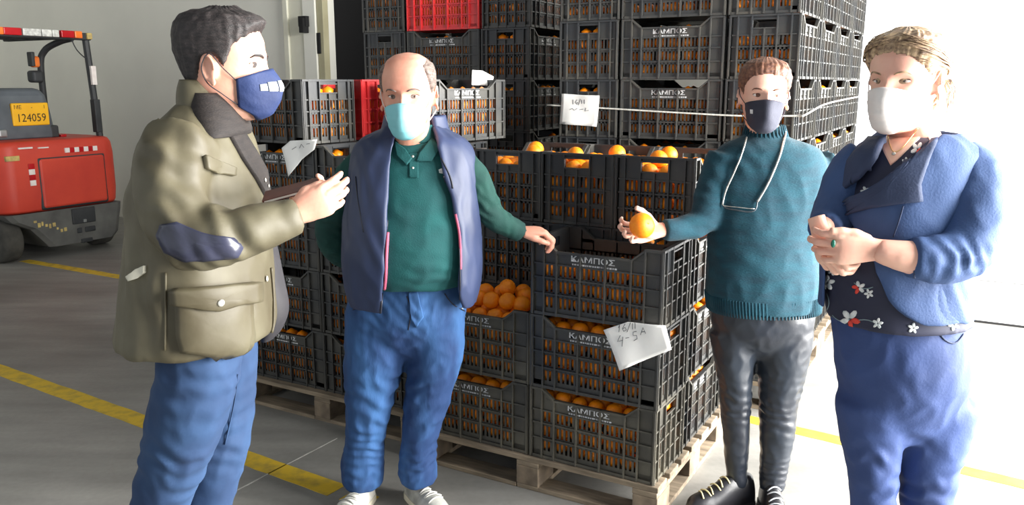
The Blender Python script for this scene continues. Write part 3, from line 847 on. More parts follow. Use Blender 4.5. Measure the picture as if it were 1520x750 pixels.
def union(mbs, voxel, smooth=4):
    me = join(mbs).mesh('tmp'); fixn(me)
    o = bpy.data.objects.new('tmp', me); COL.objects.link(o)
    md = o.modifiers.new('r', 'REMESH'); md.mode = 'VOXEL'; md.voxel_size = voxel; md.use_smooth_shade = True
    dg = bpy.context.evaluated_depsgraph_get()
    res = bpy.data.meshes.new_from_object(o.evaluated_get(dg))
    bpy.data.objects.remove(o); bpy.data.meshes.remove(me)
    lap(res, smooth); res.polygons.foreach_set('use_smooth', [True] * len(res.polygons)); return res
def displace(me, fn):
    """fn(co Nx3, normals Nx3) -> offset along normal"""
    n = len(me.vertices); co = np.empty(n * 3); me.vertices.foreach_get('co', co); co = co.reshape(-1, 3)
    nr = np.empty(n * 3); me.vertex_normals.foreach_get('vector', nr); nr = nr.reshape(-1, 3)
    d = fn(co, nr); co = co + nr * d[:, None]
    me.vertices.foreach_set('co', co.ravel()); me.update()
def cloth(amp=0.006, scale=(7, 7, 4), seed=0.0, folds=()):
    """soft dents plus fold families: (centre, direction, radius, wavelength, amplitude)"""
    def fn(co, nr):
        d = np.zeros(len(co))
        s = Vector(scale); off = Vector((seed, seed * 1.7, seed * 0.3))
        q = np.array([noise.noise(Vector((c[0] * s[0], c[1] * s[1], c[2] * s[2])) + off) for c in co])
        q2 = np.array([noise.noise(Vector((c[0] * s[0], c[1] * s[1], c[2] * s[2])) * 2.3 - off) for c in co])
        q3 = np.array([noise.noise(Vector(c) * 9.0 + off * 2) for c in co])
        d += amp * (0.8 * q - 0.9 * np.abs(q2) + 0.2)
        for c, dr, rad, wl, a in folds:
            c = np.array(c[:]); dr = np.array(Vector(dr).normalized()[:])
            rel = co - c; r2 = (rel ** 2).sum(1)
            ph = rel @ dr / (wl * 1.25) * 2 * math.pi + q * 4.5 + q2 * 2.0
            w = np.sin(ph); d += 0.75 * a * np.exp(-r2 / (rad * 1.2) ** 2) * w * np.clip(0.25 + 1.5 * (q3 + 0.3), 0, 1.3)
        return d
    return fn
def obj_from(me, name, m, parent=None):
    me.materials.clear(); me.materials.append(m); me.name = name
    o = bpy.data.objects.new(name, me); link(o, parent); return o
def bvh_of(me):
    return BVHTree.FromPolygons([v.co for v in me.vertices], [p.vertices for p in me.polygons])
def hit(bv, px, py, off=0.003):
    x = (px - 760) / F; y = (375 - py) / F
    r = Vector((x, math.cos(TILT) + y * math.sin(TILT), -math.sin(TILT) + y * math.cos(TILT))).normalized()
    o = Vector((0, 0, HC)); h = bv.ray_cast(o, r)
    if h[0] is None:
        # fall back to nearest surface point around mid depth
        return None, None
    n = h[1] if h[1].dot(r) < 0 else -h[1]
    return h[0] + n * off, n
def inpt(bv, px, py, off=0.003):
    p, n = hit(bv, px, py, off)
    if p is None:
        for rad in (3, 6, 10, 16, 24, 40):
            for k in range(12):
                p, n = hit(bv, px + rad * math.cos(k * 0.5236), py + rad * math.sin(k * 0.5236), off)
                if p is not None: return p, n
    return p, n
def patch(bv, poly, m, name, parent, off=0.003, thick=0.003, R=7, puff=0.0, sub=6):
    """cloth piece lying on a garment, outline given where it shows in the photo"""
    c = (sum(p[0] for p in poly) / len(poly), sum(p[1] for p in poly) / len(poly)); dense = []
    for a, b in zip(poly, poly[1:] + poly[:1]):
        for k in range(sub): dense.append((a[0] + (b[0] - a[0]) * k / sub, a[1] + (b[1] - a[1]) * k / sub))
    N = len(dense); top = []; bot = []
    cache = []
    for r in range(R + 1):
        for p in dense:
            t = r / R; q = (c[0] + (p[0] - c[0]) * t, c[1] + (p[1] - c[1]) * t)
            h, n = inpt(bv, q[0], q[1], 0.0)
            e = off + thick + puff * (1 - t ** 3)
            top.append(h + n * e); bot.append(h - n * 0.002)
    mb = MB(); mb.v = [tuple(p) for p in top]
    for r in range(R):
        for k in range(N):
            k2 = (k + 1) % N; mb.f.append((r * N + k, r * N + k2, (r + 1) * N + k2, (r + 1) * N + k))
    o = len(mb.v); mb.v += [tuple(p) for p in bot[R * N:]]
    for k in range(N):
        k2 = (k + 1) % N; mb.f.append((R * N + k, R * N + k2, o + k2, o + k))
    return mb.build(name, m, parent, smooth=True)
def line_on(bv, pts, r, m, name, parent, off=0.002, per=5, n=6):
    P = []
    for q in catmull([list(p) for p in pts], per):
        h, nn = inpt(bv, q[0], q[1], off)
        P.append(h)
    # light smoothing keeps the line from jittering on folds
    for _ in range(2):
        P = [P[0]] + [(P[i - 1] + P[i] * 2 + P[i + 1]) / 4 for i in range(1, len(P) - 1)] + [P[-1]]
    return MB().tube(P, r, n).build(name, m, parent, smooth=True)
def button(bv, px, py, r, m, name, parent, off=0.002):
    p, n = inpt(bv, px, py, off)
    q = n.to_track_quat('Z', 'Y').to_matrix()
    return ellipsoid(p, r, r, r * 0.4, q, 12, 6).build(name, m, parent, smooth=True)
# ---- open sheet (vest, blazer front): rings from gap edge round the back to the other gap edge
def open_shell(rows, Y, gaps, thick, n=2.15, per=4, N=56):
    """gaps: (py, gl, gr) photo x of the two front edges; returns mesh of a cloth shell with thickness"""
    S = secs(rows, Y, per); rg = []
    gy = np.array([g[0] for g in gaps], float)
    for v in S:
        c = Vector(v[:3])
        a, b = v[3], v[4]; e = 2.0 / n
        ts = np.linspace(-math.pi + 0.02, -0.02, 160); best = []
        for t in ts:
            x = c.x + a * abs(math.cos(t)) ** e * (1 if math.cos(t) >= 0 else -1); y = c.y - b * abs(math.sin(t)) ** e
            dd = y * math.cos(TILT) - (c.z - HC) * math.sin(TILT); uu = y * math.sin(TILT) + (c.z - HC) * math.cos(TILT)
            best.append((760 + F * x / dd, 375 - F * uu / dd))
        best = np.array(best); py = best[80, 1]
        gl = np.interp(py, gy, [g[1] for g in gaps]); gr = np.interp(py, gy, [g[2] for g in gaps])
        t0 = ts[np.abs(best[:, 0] - gr).argmin()]; t1 = ts[np.abs(best[:, 0] - gl).argmin()]
        # go from gr (right edge) anticlockwise round right side, back, left side to gl
        A0 = t0; A1 = 2 * math.pi + t1
        r = []
        for i in range(N):
            t = A0 + (A1 - A0) * i / (N - 1); ct, st = math.cos(t), math.sin(t)
            r.append(c + Vector((a * abs(ct) ** e * (1 if ct >= 0 else -1), b * abs(st) ** e * (1 if st >= 0 else -1), 0)))
        rg.append(r)
    mb = MB(); mb.rings(rg, cap=False, closed=False)
    me = mb.mesh('shell')
    o = bpy.data.objects.new('tmp', me); COL.objects.link(o)
    sd = o.modifiers.new('s', 'SOLIDIFY'); sd.thickness = thick; sd.offset = 0.0
    ss = o.modifiers.new('ss', 'SUBSURF'); ss.levels = 1
    dg = bpy.context.evaluated_depsgraph_get(); res = bpy.data.meshes.new_from_object(o.evaluated_get(dg))
    bpy.data.objects.remove(o); fixn(res)
    res.polygons.foreach_set('use_smooth', [True] * len(res.polygons)); return res
# ------------------------------------------------------------------ head (local: face +X, left +Y, up +Z)
HT = np.array([  # z, half width, front, back
    (-0.126, 0.010, 0.062, -0.040), (-0.121, 0.030, 0.080, -0.020), (-0.108, 0.045, 0.092, 0.020), (-0.085, 0.055, 0.094, 0.050), (-0.055, 0.062, 0.094, 0.072),
    (-0.025, 0.068, 0.094, 0.087), (0.0, 0.071, 0.093, 0.096), (0.03, 0.074, 0.097, 0.103), (0.06, 0.075, 0.094, 0.103), (0.085, 0.069, 0.082, 0.093),
    (0.104, 0.056, 0.062, 0.074), (0.117, 0.035, 0.036, 0.046), (0.1225, 0.008, 0.010, 0.012)])
def head_pt(phi, z, feat=True, off=0.0):
    w = np.interp(z, HT[:, 0], HT[:, 1]); f = np.interp(z, HT[:, 0], HT[:, 2]); b = np.interp(z, HT[:, 0], HT[:, 3])
    c, s = math.cos(phi), math.sin(phi); e = 0.90
    x = (f if c >= 0 else b) * abs(c) ** e * (1 if c >= 0 else -1); y = w * abs(s) ** e * (1 if s >= 0 else -1)
    if feat and c > 0:
        ay = abs(y)
        nz = np.interp(z, [-0.056, -0.046, -0.036, -0.020, 0.0, 0.016, 0.03], [0, 0.016, 0.026, 0.020, 0.012, 0.006, 0])
        nw = np.interp(z, [-0.05, -0.036, 0.0, 0.02], [0.017, 0.014, 0.0095, 0.012])
        x += nz * math.exp(-(y / nw) ** 2)
        x -= 0.012 * math.exp(-((ay - 0.032) / 0.015) ** 2 - ((z - 0.003) / 0.011) ** 2)
        x += 0.005 * math.exp(-((z - 0.024) / 0.008) ** 2) * math.exp(-((ay - 0.03) / 0.022) ** 2)
        x += 0.004 * math.exp(-((ay - 0.040) / 0.018) ** 2 - ((z + 0.028) / 0.018) ** 2)
        x += 0.006 * math.exp(-(y / 0.02) ** 2 - ((z + 0.076) / 0.012) ** 2)
    p = Vector((x, y, z))
    if off:
        nrm = Vector((x / max(f if c >= 0 else max(b, 0.03), 0.03) ** 2, y / max(w, 0.03) ** 2, (z - 0.0) / 0.12 ** 2 * (1.0 if z > 0.05 else 0.35)))
        p += nrm.normalized() * off
    return p
def zlevels(n, z0=-0.126, z1=0.1225):
    t = (1 - np.cos(np.linspace(0, math.pi, n))) / 2
    return z0 + (z1 - z0) * t
def head_grid(nz, nphi, fn):
    return [[fn(2 * math.pi * k / nphi, z) for k in range(nphi)] for z in zlevels(nz)]
def ear(side):
    Rm = Matrix.Rotation(side * math.radians(24), 3, 'Z') @ Matrix.Rotation(math.radians(-12), 3, 'Y')
    c = Vector((-0.008, side * 0.0765, -0.010)); pts = []
    for k in range(15):
        a = math.radians(-100 + 285 * k / 14)
        rx = 0.0165; rz = 0.030 if a > 0 else 0.026
        p = Vector((rx * math.cos(a) * 1.0, 0, rz * math.sin(a)))
        p.x = -p.x * -1 if False else -p.x
        pts.append(c + Rm @ (p + Vector((0, side * 0.005, 0))))
    rim = MB().tube(pts, [0.0035 + 0.0012 * math.sin(math.pi * k / 14) for k in range(15)], 8)
    disc = ellipsoid(c + Vector((0, 0, 0)), 0.015, 0.0045, 0.027, Rm)
    lobe = ellipsoid(c + Rm @ Vector((0.004, side * 0.003, -0.030)), 0.008, 0.0045, 0.010, Rm)
    root = ellipsoid(c + Vector((0.006, -side * 0.006, 0)), 0.012, 0.010, 0.024)
    return [rim, disc, lobe, root]
def head_matrix(loc, yaw, pitch=0.0, roll=0.0, s=1.0):
    return Matrix.Translation(loc) @ Matrix.Rotation(yaw, 4, 'Z') @ Matrix.Rotation(pitch, 4, 'Y') @ Matrix.Rotation(roll, 4, 'X') @ Matrix.Scale(s, 4)
def make_head(mtx, neck_to, neck_r=0.058):
    """neck_to: world point at the base of the neck"""
    mb = MB(); mb.rings(head_grid(54, 72, lambda p, z: head_pt(p, z)))
    parts = [mb] + ear(1) + ear(-1)
    inv = mtx.inverted(); nb = inv @ Vector(neck_to); r = neck_r / mtx.to_scale()[0]
    a = Vector((-0.022, 0, -0.045))
    m = a.lerp(nb, 0.55)
    parts.append(limbw([list(a) + [r * 0.93], list(a.lerp(nb, 0.4)) + [r * 0.95], list(m) + [r], list(nb) + [r * 1.15]], 4, 24))
    me = union(parts, 0.0030, 2); me.transform(mtx); return me
def make_eyes(mtx, parent, iris=(70, 50, 36), squint=1.0, brow_m=None, brow_th=0.0028):
    for s in (1, -1):
        c = head_pt(math.asin(0.032 / 0.074) * s, 0.003); c = Vector((c.x - 0.0015, s * 0.032, 0.003))
        e = ellipsoid(c, 0.0072, 0.0125, 0.0058 * squint).build('eye', M['eye'], None, smooth=True); e.data.transform(mtx); link2(e, parent)
        i = ellipsoid(c + Vector((0.0052, 0, 0.0006)), 0.003, 0.0050, 0.0048 * squint).build('iris', mat('iris', iris, None, 0.3), None, smooth=True); i.data.transform(mtx); link2(i, e)
        pts = [c + Vector((0.0035 - 0.35 * abs(t) * 0.008, t * 0.0145, 0.0054 * squint * (1 - t * t * 0.8) + 0.001)) for t in np.linspace(-1, 1, 7)]
        l = MB().tube(pts, [0.0011, 0.0016, 0.0018, 0.0019, 0.0018, 0.0016, 0.001], 6).build('upper_eyelid', M['lash'], None, smooth=True); l.data.transform(mtx); link2(l, parent)
        if brow_m:
            pts = []
            for t in np.linspace(-1, 1, 7):
                y = s * (0.033 + 0.017 * t); z = 0.021 + 0.004 * (1 - (t - 0.2) ** 2) - (0.004 if t > 0.8 else 0)
                w = np.interp(z, HT[:, 0], HT[:, 1]); ph = math.asin(min(0.99, abs(y) / w) ** (1 / 0.9)) * s
                p = head_pt(ph, z); pts.append(Vector((p.x + 0.0008, y, z)))
            b = MB().tube(pts, [brow_th * q for q in (0.7, 1.0, 1.1, 1.1, 1.0, 0.8, 0.4)], 7).build('eyebrow', brow_m, None, smooth=True); b.data.transform(mtx); link2(b, parent)
def link2(o, parent):
    o.parent = parent; return o
def make_hair(mtx, thick, m, parent, name='hair', nz=90, nphi=150, groove=0.0016, gfreq=26, seed=0):
    """thick(phi in -pi..pi, z) -> hair depth; below zero it sinks under the skin"""
    rg = []
    for z in zlevels(nz, -0.122, 0.1222):
        r = []
        for k in range(nphi):
            ph = 2 * math.pi * k / nphi; p2 = ph if ph <= math.pi else ph - 2 * math.pi
            t = thick(p2, z)
            if t > 0:
                b = head_pt(ph, z, False)
                t += groove * (noise.noise(Vector((math.cos(ph) * gfreq * 0.3 + seed, math.sin(ph) * gfreq * 0.3 + b.y * gfreq * 3, z * 14))) + 0.6 * noise.noise(Vector((b.x * 60, b.y * 160, z * 60))))
            r.append(head_pt(ph, z, False, t if t > -0.006 else -0.006))
        rg.append(r)
    o = MB().rings(rg).build(name, m, None, smooth=True); o.data.transform(mtx); return link2(o, parent)
def make_mask(mtx, m, parent, top=-0.006, side_top=-0.026, bot=-0.122, side_bot=-0.092, ph_max=1.22, off=0.007, pleats=0, nose=0.020, loop_m=None, seed=0):
    nu, nv = 33, 22; grid = []
    for i in range(nv):
        v = i / (nv - 1); row = []
        for j in range(nu):
            u = -1 + 2 * j / (nu - 1); au = abs(u)
            zt = top + (side_top - top) * min(1, au * 1.0) ** 1.4; zb = bot + (side_bot - bot) * au ** 2.2
            z = zb + (zt - zb) * v; ph = u * ph_max
            zc = max(z, -0.112)
            p = head_pt(ph, zc, False, 0.0)
            n = Vector((math.cos(ph), math.sin(ph) * 1.1, 0)).normalized()
            o = off * (1 - 0.6 * au ** 3) + 0.007 * (1 - au ** 2) * math.sin(math.pi * v)
            ridge = nose * math.exp(-(p.y / 0.022) ** 2) * np.interp(z, [-0.122, -0.105, -0.075, -0.045, -0.02, -0.004], [0.0, 0.35, 0.9, 1.2, 0.85, 0.45])
            if pleats and 0.12 < v < 0.9: o += 0.0028 * (((v * pleats) % 1.0) - 0.5) * (1 - au ** 4)
            o += 0.0016 * noise.noise(Vector((u * 4 + seed, v * 5, seed)))
            p = p + n * o + Vector((ridge, 0, 0))
            if z < -0.112: p += Vector((-0.018 * ((-0.112 - z) / 0.012), 0, z + 0.112))
            row.append(p)
        grid.append(row)
    mb = MB(); mb.rings(grid, cap=False, closed=False)
    o = mb.build('face_mask', m, None, smooth=True); o.data.transform(mtx); link2(o, parent)
    sd = o.modifiers.new('s', 'SOLIDIFY'); sd.thickness = 0.0025; sd.offset = 1
    for s in (0, -1):
        sg = -1 if s == 0 else 1
        a, b = grid[-2][s], grid[1][s]
        back = Vector((-0.024, sg * 0.083, -0.005)); up = Vector((-0.006, sg * 0.084, 0.024)); dn = Vector((-0.014, sg * 0.080, -0.040))
        L = catmull([list(a), list(a.lerp(up, 0.5) + Vector((0, sg * 0.006, 0))), list(up), list(back), list(dn), list(b.lerp(dn, 0.5) + Vector((0, sg * 0.004, 0))), list(b)], 5)
        q = MB().tube([Vector(p) for p in L], 0.0014, 6).build('ear_loop', loop_m or m, None, smooth=True); q.data.transform(mtx); link2(q, o)
    return o, grid
# ------------------------------------------------------------------ hand (local: fingers +X, thumb side +Y for side=1, palm faces -Z)
def hand_parts(curls, spread=0.10, thumb=(0.7, 0.55, 0.35, 0.3), fat=1.0, side=1):
    """curls: 4 x (mcp, pip, dip) radians; thumb: (out, down, bend1, bend2)"""
    P = []
    P.append(loft_path([(-0.03, 0, 0.0, 0.026, 0.020), (0.0, 0, 0.0, 0.028, 0.019), (0.03, 0.002, 0, 0.036, 0.017), (0.06, 0.001, 0.001, 0.041, 0.0155), (0.082, 0.0, 0.0, 0.041, 0.0135), (0.092, 0, -0.001, 0.036, 0.010)]))
    base = [(0.086, 0.030), (0.091, 0.010), (0.088, -0.010), (0.080, -0.029)]
    lens = [(0.040, 0.025, 0.020), (0.045, 0.028, 0.021), (0.041, 0.026, 0.020), (0.032, 0.020, 0.018)]
    rad = [0.0092, 0.0096, 0.0090, 0.0080]
    for i in range(4):
        p = Vector((base[i][0] - 0.018, base[i][1], 0)); yaw = spread * (1.3 - i) * 0.9
        chain = [list(p) + [rad[i]]]; p = Vector((base[i][0], base[i][1], 0.0)); ang = 0.0
        chain.append(list(p) + [rad[i] * 1.12])
        for j in range(3):
            ang += curls[i][j]
            d = Vector((math.cos(ang) * math.cos(yaw), math.cos(ang) * math.sin(yaw), -math.sin(ang)))
            m_ = p + d * lens[i][j] * 0.5; p = p + d * lens[i][j]
            chain.append(list(m_) + [rad[i] * (0.98 - 0.09 * j)]); chain.append(list(p) + [rad[i] * (1.03 - 0.12 * j) * (0.8 if j == 2 else 1)])
        q = Vector(chain[-1][:3]) + d * 0.004; chain.append(list(q) + [rad[i] * 0.42])
        P.append(limbw(chain, 3, 12))
    a, dn, b1, b2 = thumb
    p = Vector((0.018, 0.022, -0.004)); chain = [list(p) + [0.015]]
    yaw = a; ang = dn
    for j, (ln, r) in enumerate(((0.036, 0.0135), (0.032, 0.0108), (0.025, 0.0088))):
        d = Vector((math.cos(ang) * math.cos(yaw), math.cos(ang) * math.sin(yaw), -math.sin(ang)))
        m_ = p + d * ln * 0.5; p = p + d * ln
        chain.append(list(m_) + [r * 1.02]); chain.append(list(p) + [r])
        yaw -= (b1, b2, 0)[j]
    chain.append(list(p + d * 0.004) + [0.004])
    P.append(limbw(chain, 3, 12))
    P.append(ellipsoid((0.035, 0.022, -0.008), 0.026, 0.016, 0.012)); P.append(ellipsoid((0.035, -0.020, -0.007), 0.030, 0.014, 0.011))
    out = []
    for mb in P:
        if side < 0:
            mb.v = [(x, -y, z) for x, y, z in mb.v]; mb.f = [tuple(reversed(f)) for f in mb.f]
        out.append(mb)
    return out
def loft_path(secl):
    S = catmull(secl, 4); mb = MB(); rg = []
    for s in S:
        r = []
        for k in range(20):
            t = 2 * math.pi * k / 20
            r.append((s[0], s[1] + s[3] * math.cos(t), s[2] + s[4] * math.sin(t)))
        rg.append(r)
    mb.rings(rg); return mb
def hand_matrix(wrist, fingers, palm, s=1.0):
    x = Vector(fingers).normalized(); z = -Vector(palm); z = (z - x * z.dot(x)).normalized(); y = z.cross(x)
    m = Matrix((x, y, z)).transposed().to_4x4(); return Matrix.Translation(wrist) @ m @ Matrix.Scale(s, 4)
def make_hand(curls, mtx, side=1, **kw):
    me = union(hand_parts(curls, side=side, **kw), 0.0023, 2); me.transform(mtx); return me
def merge_meshes(mes, name):
    bm = bmesh.new()
    for m in mes: bm.from_mesh(m)
    me = bpy.data.meshes.new(name); bm.to_mesh(me); bm.free()
    me.polygons.foreach_set('use_smooth', [True] * len(me.polygons)); return me
def finish_person(root_me, loc, name, label):
    """one continuous body mesh is the thing; origin at its feet"""
    root_me.transform(Matrix.Translation(-Vector(loc)))
    o = bpy.data.objects.new(name, root_me); COL.objects.link(o); o.location = loc
    tag(o, label, 'person'); bpy.context.view_layer.update(); return o
def adopt(root):
    """children were built in world coordinates"""
    bpy.context.view_layer.update()
    inv = root.matrix_world.inverted()
    for c in root.children: c.matrix_parent_inverse = inv
M['skin_m'] = mat('skin_light', (226, 176, 152), (214, 156, 134), 0.5, 10, 0.1, 120, sss=0.12)
M['skin_r'] = mat('skin_ruddy', (222, 164, 140), (206, 142, 120), 0.5, 12, 0.12, 120, sss=0.12)
M['skin_w'] = mat('skin_fair', (230, 186, 164), (220, 166, 146), 0.5, 10, 0.08, 120, sss=0.12)
M['eye'] = mat('eye_white', (224, 216, 208), None, 0.2)
M['lash'] = mat('lash_line', (96, 62, 52), None, 0.7)  # dark lashes along the upper lid
# ================================================================== PEOPLE
R_ = math.radians
M['coat'] = mat('waxed_olive_coat', (92, 87, 68), (70, 63, 44), 0.6, 5, 0.25, 26, spec=0.5)
M['cord'] = mat('brown_corduroy', (28, 23, 22), (40, 34, 31), 0.8, 30, 0.4, 160, stretch=(1, 1, 4))
M['lining'] = mat('dark_lining', (34, 32, 36), (44, 42, 46), 0.7, 10)
M['leather'] = mat('navy_leather_patch', (44, 46, 62), (60, 62, 80), 0.28, 8, 0.3, 30)
M['snap'] = mat('metal_snap', (216, 214, 204), None, 0.3, metal=0.6)
M['tab'] = mat('pale_tab', (208, 204, 186), (188, 184, 166), 0.7, 20)
M['chino'] = mat('blue_chinos', (38, 66, 102), (28, 52, 86), 0.85, 9, 0.25, 40)
M['shirt'] = mat('check_shirt', (116, 128, 160), (204, 206, 214), 0.8, 60, lo_=0.48, hi_=0.52)
M['hair_dk'] = mat('dark_short_hair', (26, 22, 22), (50, 43, 42), 0.6, 60, 0.5, 220, stretch=(1, 1, 3))
M['mask_navy'] = mat('navy_mask', (26, 46, 92), (20, 38, 80), 0.75, 10, 0.2, 150)
M['mask_teal'] = mat('surgical_mask', (140, 206, 214), (126, 196, 206), 0.75, 8, 0.15, 120)
M['mask_black'] = mat('black_mask', (40, 42, 56), (48, 50, 64), 0.8, 12, 0.2, 200)
M['mask_white'] = mat('white_mask', (232, 228, 224), (226, 220, 216), 0.8, 8, 0.1, 120)
M['polo'] = mat('green_polo', (8, 82, 82), (10, 70, 72), 0.85, 8, 0.3, 240)
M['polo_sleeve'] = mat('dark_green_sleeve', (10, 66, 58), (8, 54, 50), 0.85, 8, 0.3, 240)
M['vest'] = mat('navy_vest', (48, 60, 94), (36, 48, 78), 0.52, 6, 0.15, 30, stretch=(1, 1, 0.4))
M['pink'] = mat('pink_zip_tape', (206, 96, 122), (186, 80, 108), 0.7, 10)
M['zip'] = mat('dark_zip', (30, 32, 44), None, 0.5)
M['jeans'] = mat('blue_jeans', (18, 50, 94), (50, 92, 142), 0.85, 5, 0.35, 60, stretch=(1.4, 1.4, 0.5), lo_=0.4, hi_=0.68)
M['sneaker'] = mat('white_sneaker', (226, 224, 216), (190, 188, 180), 0.6, 14, 0.15, 60)
M['sneaker_g'] = mat('grey_sneaker', (176, 176, 168), (132, 132, 126), 0.7, 16, 0.2, 60)
M['sole'] = mat('pale_sole', (214, 206, 184), (186, 180, 162), 0.7, 10)
M['hair_grey'] = mat('greying_hair', (84, 70, 64), (128, 114, 106), 0.7, 60, 0.4, 220, stretch=(1, 1, 3))
M['sweater'] = mat('teal_sweater', (0, 60, 74), (0, 48, 62), 0.9, 12, 0.5, 110, stretch=(1, 1, 3), sheen=0.05)
M['rib'] = mat('teal_rib_knit', (0, 60, 74), (0, 48, 62), 0.9, 12, 0.3, 160)
M['blackpants'] = mat('black_trousers', (34, 40, 48), (26, 30, 38), 0.36, 6, 0.2, 40)
M['boot'] = mat('black_boot', (22, 22, 24), (34, 34, 38), 0.35, 10, 0.15, 50)
M['bootsole'] = mat('black_sole', (26, 26, 26), None, 0.8)
M['lace'] = mat('pale_lace', (206, 196, 150), None, 0.7)
M['lace_s'] = mat('silver_lace', (190, 194, 198), None, 0.4, metal=0.4)
M['hair_aub'] = mat('auburn_hair', (78, 46, 36), (122, 82, 60), 0.55, 40, 0.5, 160, stretch=(1, 3, 3))
M['hair_bl'] = mat('light_brown_hair', (100, 76, 60), (206, 178, 140), 0.5, 24, 0.6, 120, stretch=(0.6, 4, 4), lo_=0.35, hi_=0.7)
M['chain'] = mat('silver_chain', (190, 190, 184), (150, 150, 146), 0.35, 60, metal=0.6)
M['glass_frame'] = mat('spectacle_frame', (70, 78, 84), None, 0.4, metal=0.3)
M['blazer'] = mat('navy_blazer', (52, 78, 122), (44, 68, 110), 0.75, 8, 0.25, 180)
M['blazer_d'] = mat('navy_blazer_lapel', (44, 58, 88), (38, 50, 78), 0.75, 8, 0.25, 180)
M['trouser'] = mat('navy_trousers', (44, 66, 116), (38, 58, 104), 0.75, 6, 0.2, 120)
M['gold'] = mat('gold_chain', (220, 190, 130), None, 0.3, metal=0.8)
M['green_stone'] = mat('green_ring_stone', (20, 92, 74), None, 0.2)
M['cover'] = mat('notebook_cover', (92, 50, 40), (78, 42, 34), 0.55, 20)
M['pages'] = mat('notebook_pages', (240, 236, 226), None, 0.8)
M['blouse'] = mat('dark_blouse', (24, 28, 50), (30, 34, 58), 0.7, 8)
M['petal_w'] = mat('petal_white', (226, 228, 226), (186, 196, 198), 0.7, 60)
M['petal_r'] = mat('petal_red', (214, 70, 50), (196, 52, 44), 0.7, 40)
M['stem_p'] = mat('stem_grey', (120, 140, 146), None, 0.7)

def make_shoe(heel, yaw, L, parent, m_up, m_sole, m_lace=None, w=0.048, collar=0.085, toe=0.055, name='shoe', nl=5):
    """heel: point on the floor under the heel; toe points along yaw"""
    mt = Matrix.Translation((heel.x, heel.y, 0)) @ Matrix.Rotation(yaw, 4, 'Z')
    def sec(x, hw, h, z0, n=20):
        r = []
        for k in range(n):
            t = 2 * math.pi * k / n; c, s = math.cos(t), math.sin(t)
            y = hw * abs(c) ** 0.8 * (1 if c >= 0 else -1); z = z0 + (h * s if s > 0 else 0.006 * s)
            r.append((x, y, z))
        return r
    prof = [(-0.012, 0.020, 0.045), (0.0, 0.034, collar * 0.92), (0.05, 0.038, collar), (0.10, 0.040, collar * 0.98), (0.14, 0.043, collar * 0.85), (0.19, w, toe * 1.25), (0.24, w * 1.0, toe), (0.275, w * 0.82, toe * 0.78), (0.292, w * 0.45, toe * 0.5), (0.298, 0.01, 0.012)]
    S = catmull([(x * L / 0.29, a, h) for x, a, h in prof], 3)
    up = MB().rings([sec(s[0], max(0.004, s[1]), max(0.006, s[2]), 0.022) for s in S]).build(name, m_up, None, smooth=True)
    up.data.transform(mt); link2(up, parent)
    ol = MB().rings([[(s[0], max(0.006, s[1]) * 1.07 * c, z) for c, z in ((1, 0.0), (1, 0.026), (-1, 0.026), (-1, 0.0))] for s in S]).build('sole', m_sole, None)
    bv = ol.modifiers.new('b', 'BEVEL'); bv.width = 0.005
    ol.data.transform(mt); link2(ol, up)
    if m_lace:
        for i in range(nl):
            x = 0.125 + i * 0.022; x *= L / 0.29; h = np.interp(x, S[:, 0], S[:, 2]) + 0.022; ww = np.interp(x, S[:, 0], S[:, 1])
            pts = [Vector((x + 0.006 * t * (1 if i % 2 else -1), ww * 0.62 * t, h * (1 - 0.10 * t * t) + 0.003 * (1 - t * t) + 0.001)) for t in np.linspace(-1, 1, 7)]
            l = MB().tube(pts, 0.0028, 6).build('lace', m_lace, None, smooth=True); l.data.transform(mt); link2(l, up)
    return up
def core(parts, voxel=0.014):
    return union(parts, voxel, 3)
OPEN = [(0.25, 0.35, 0.2)] * 4

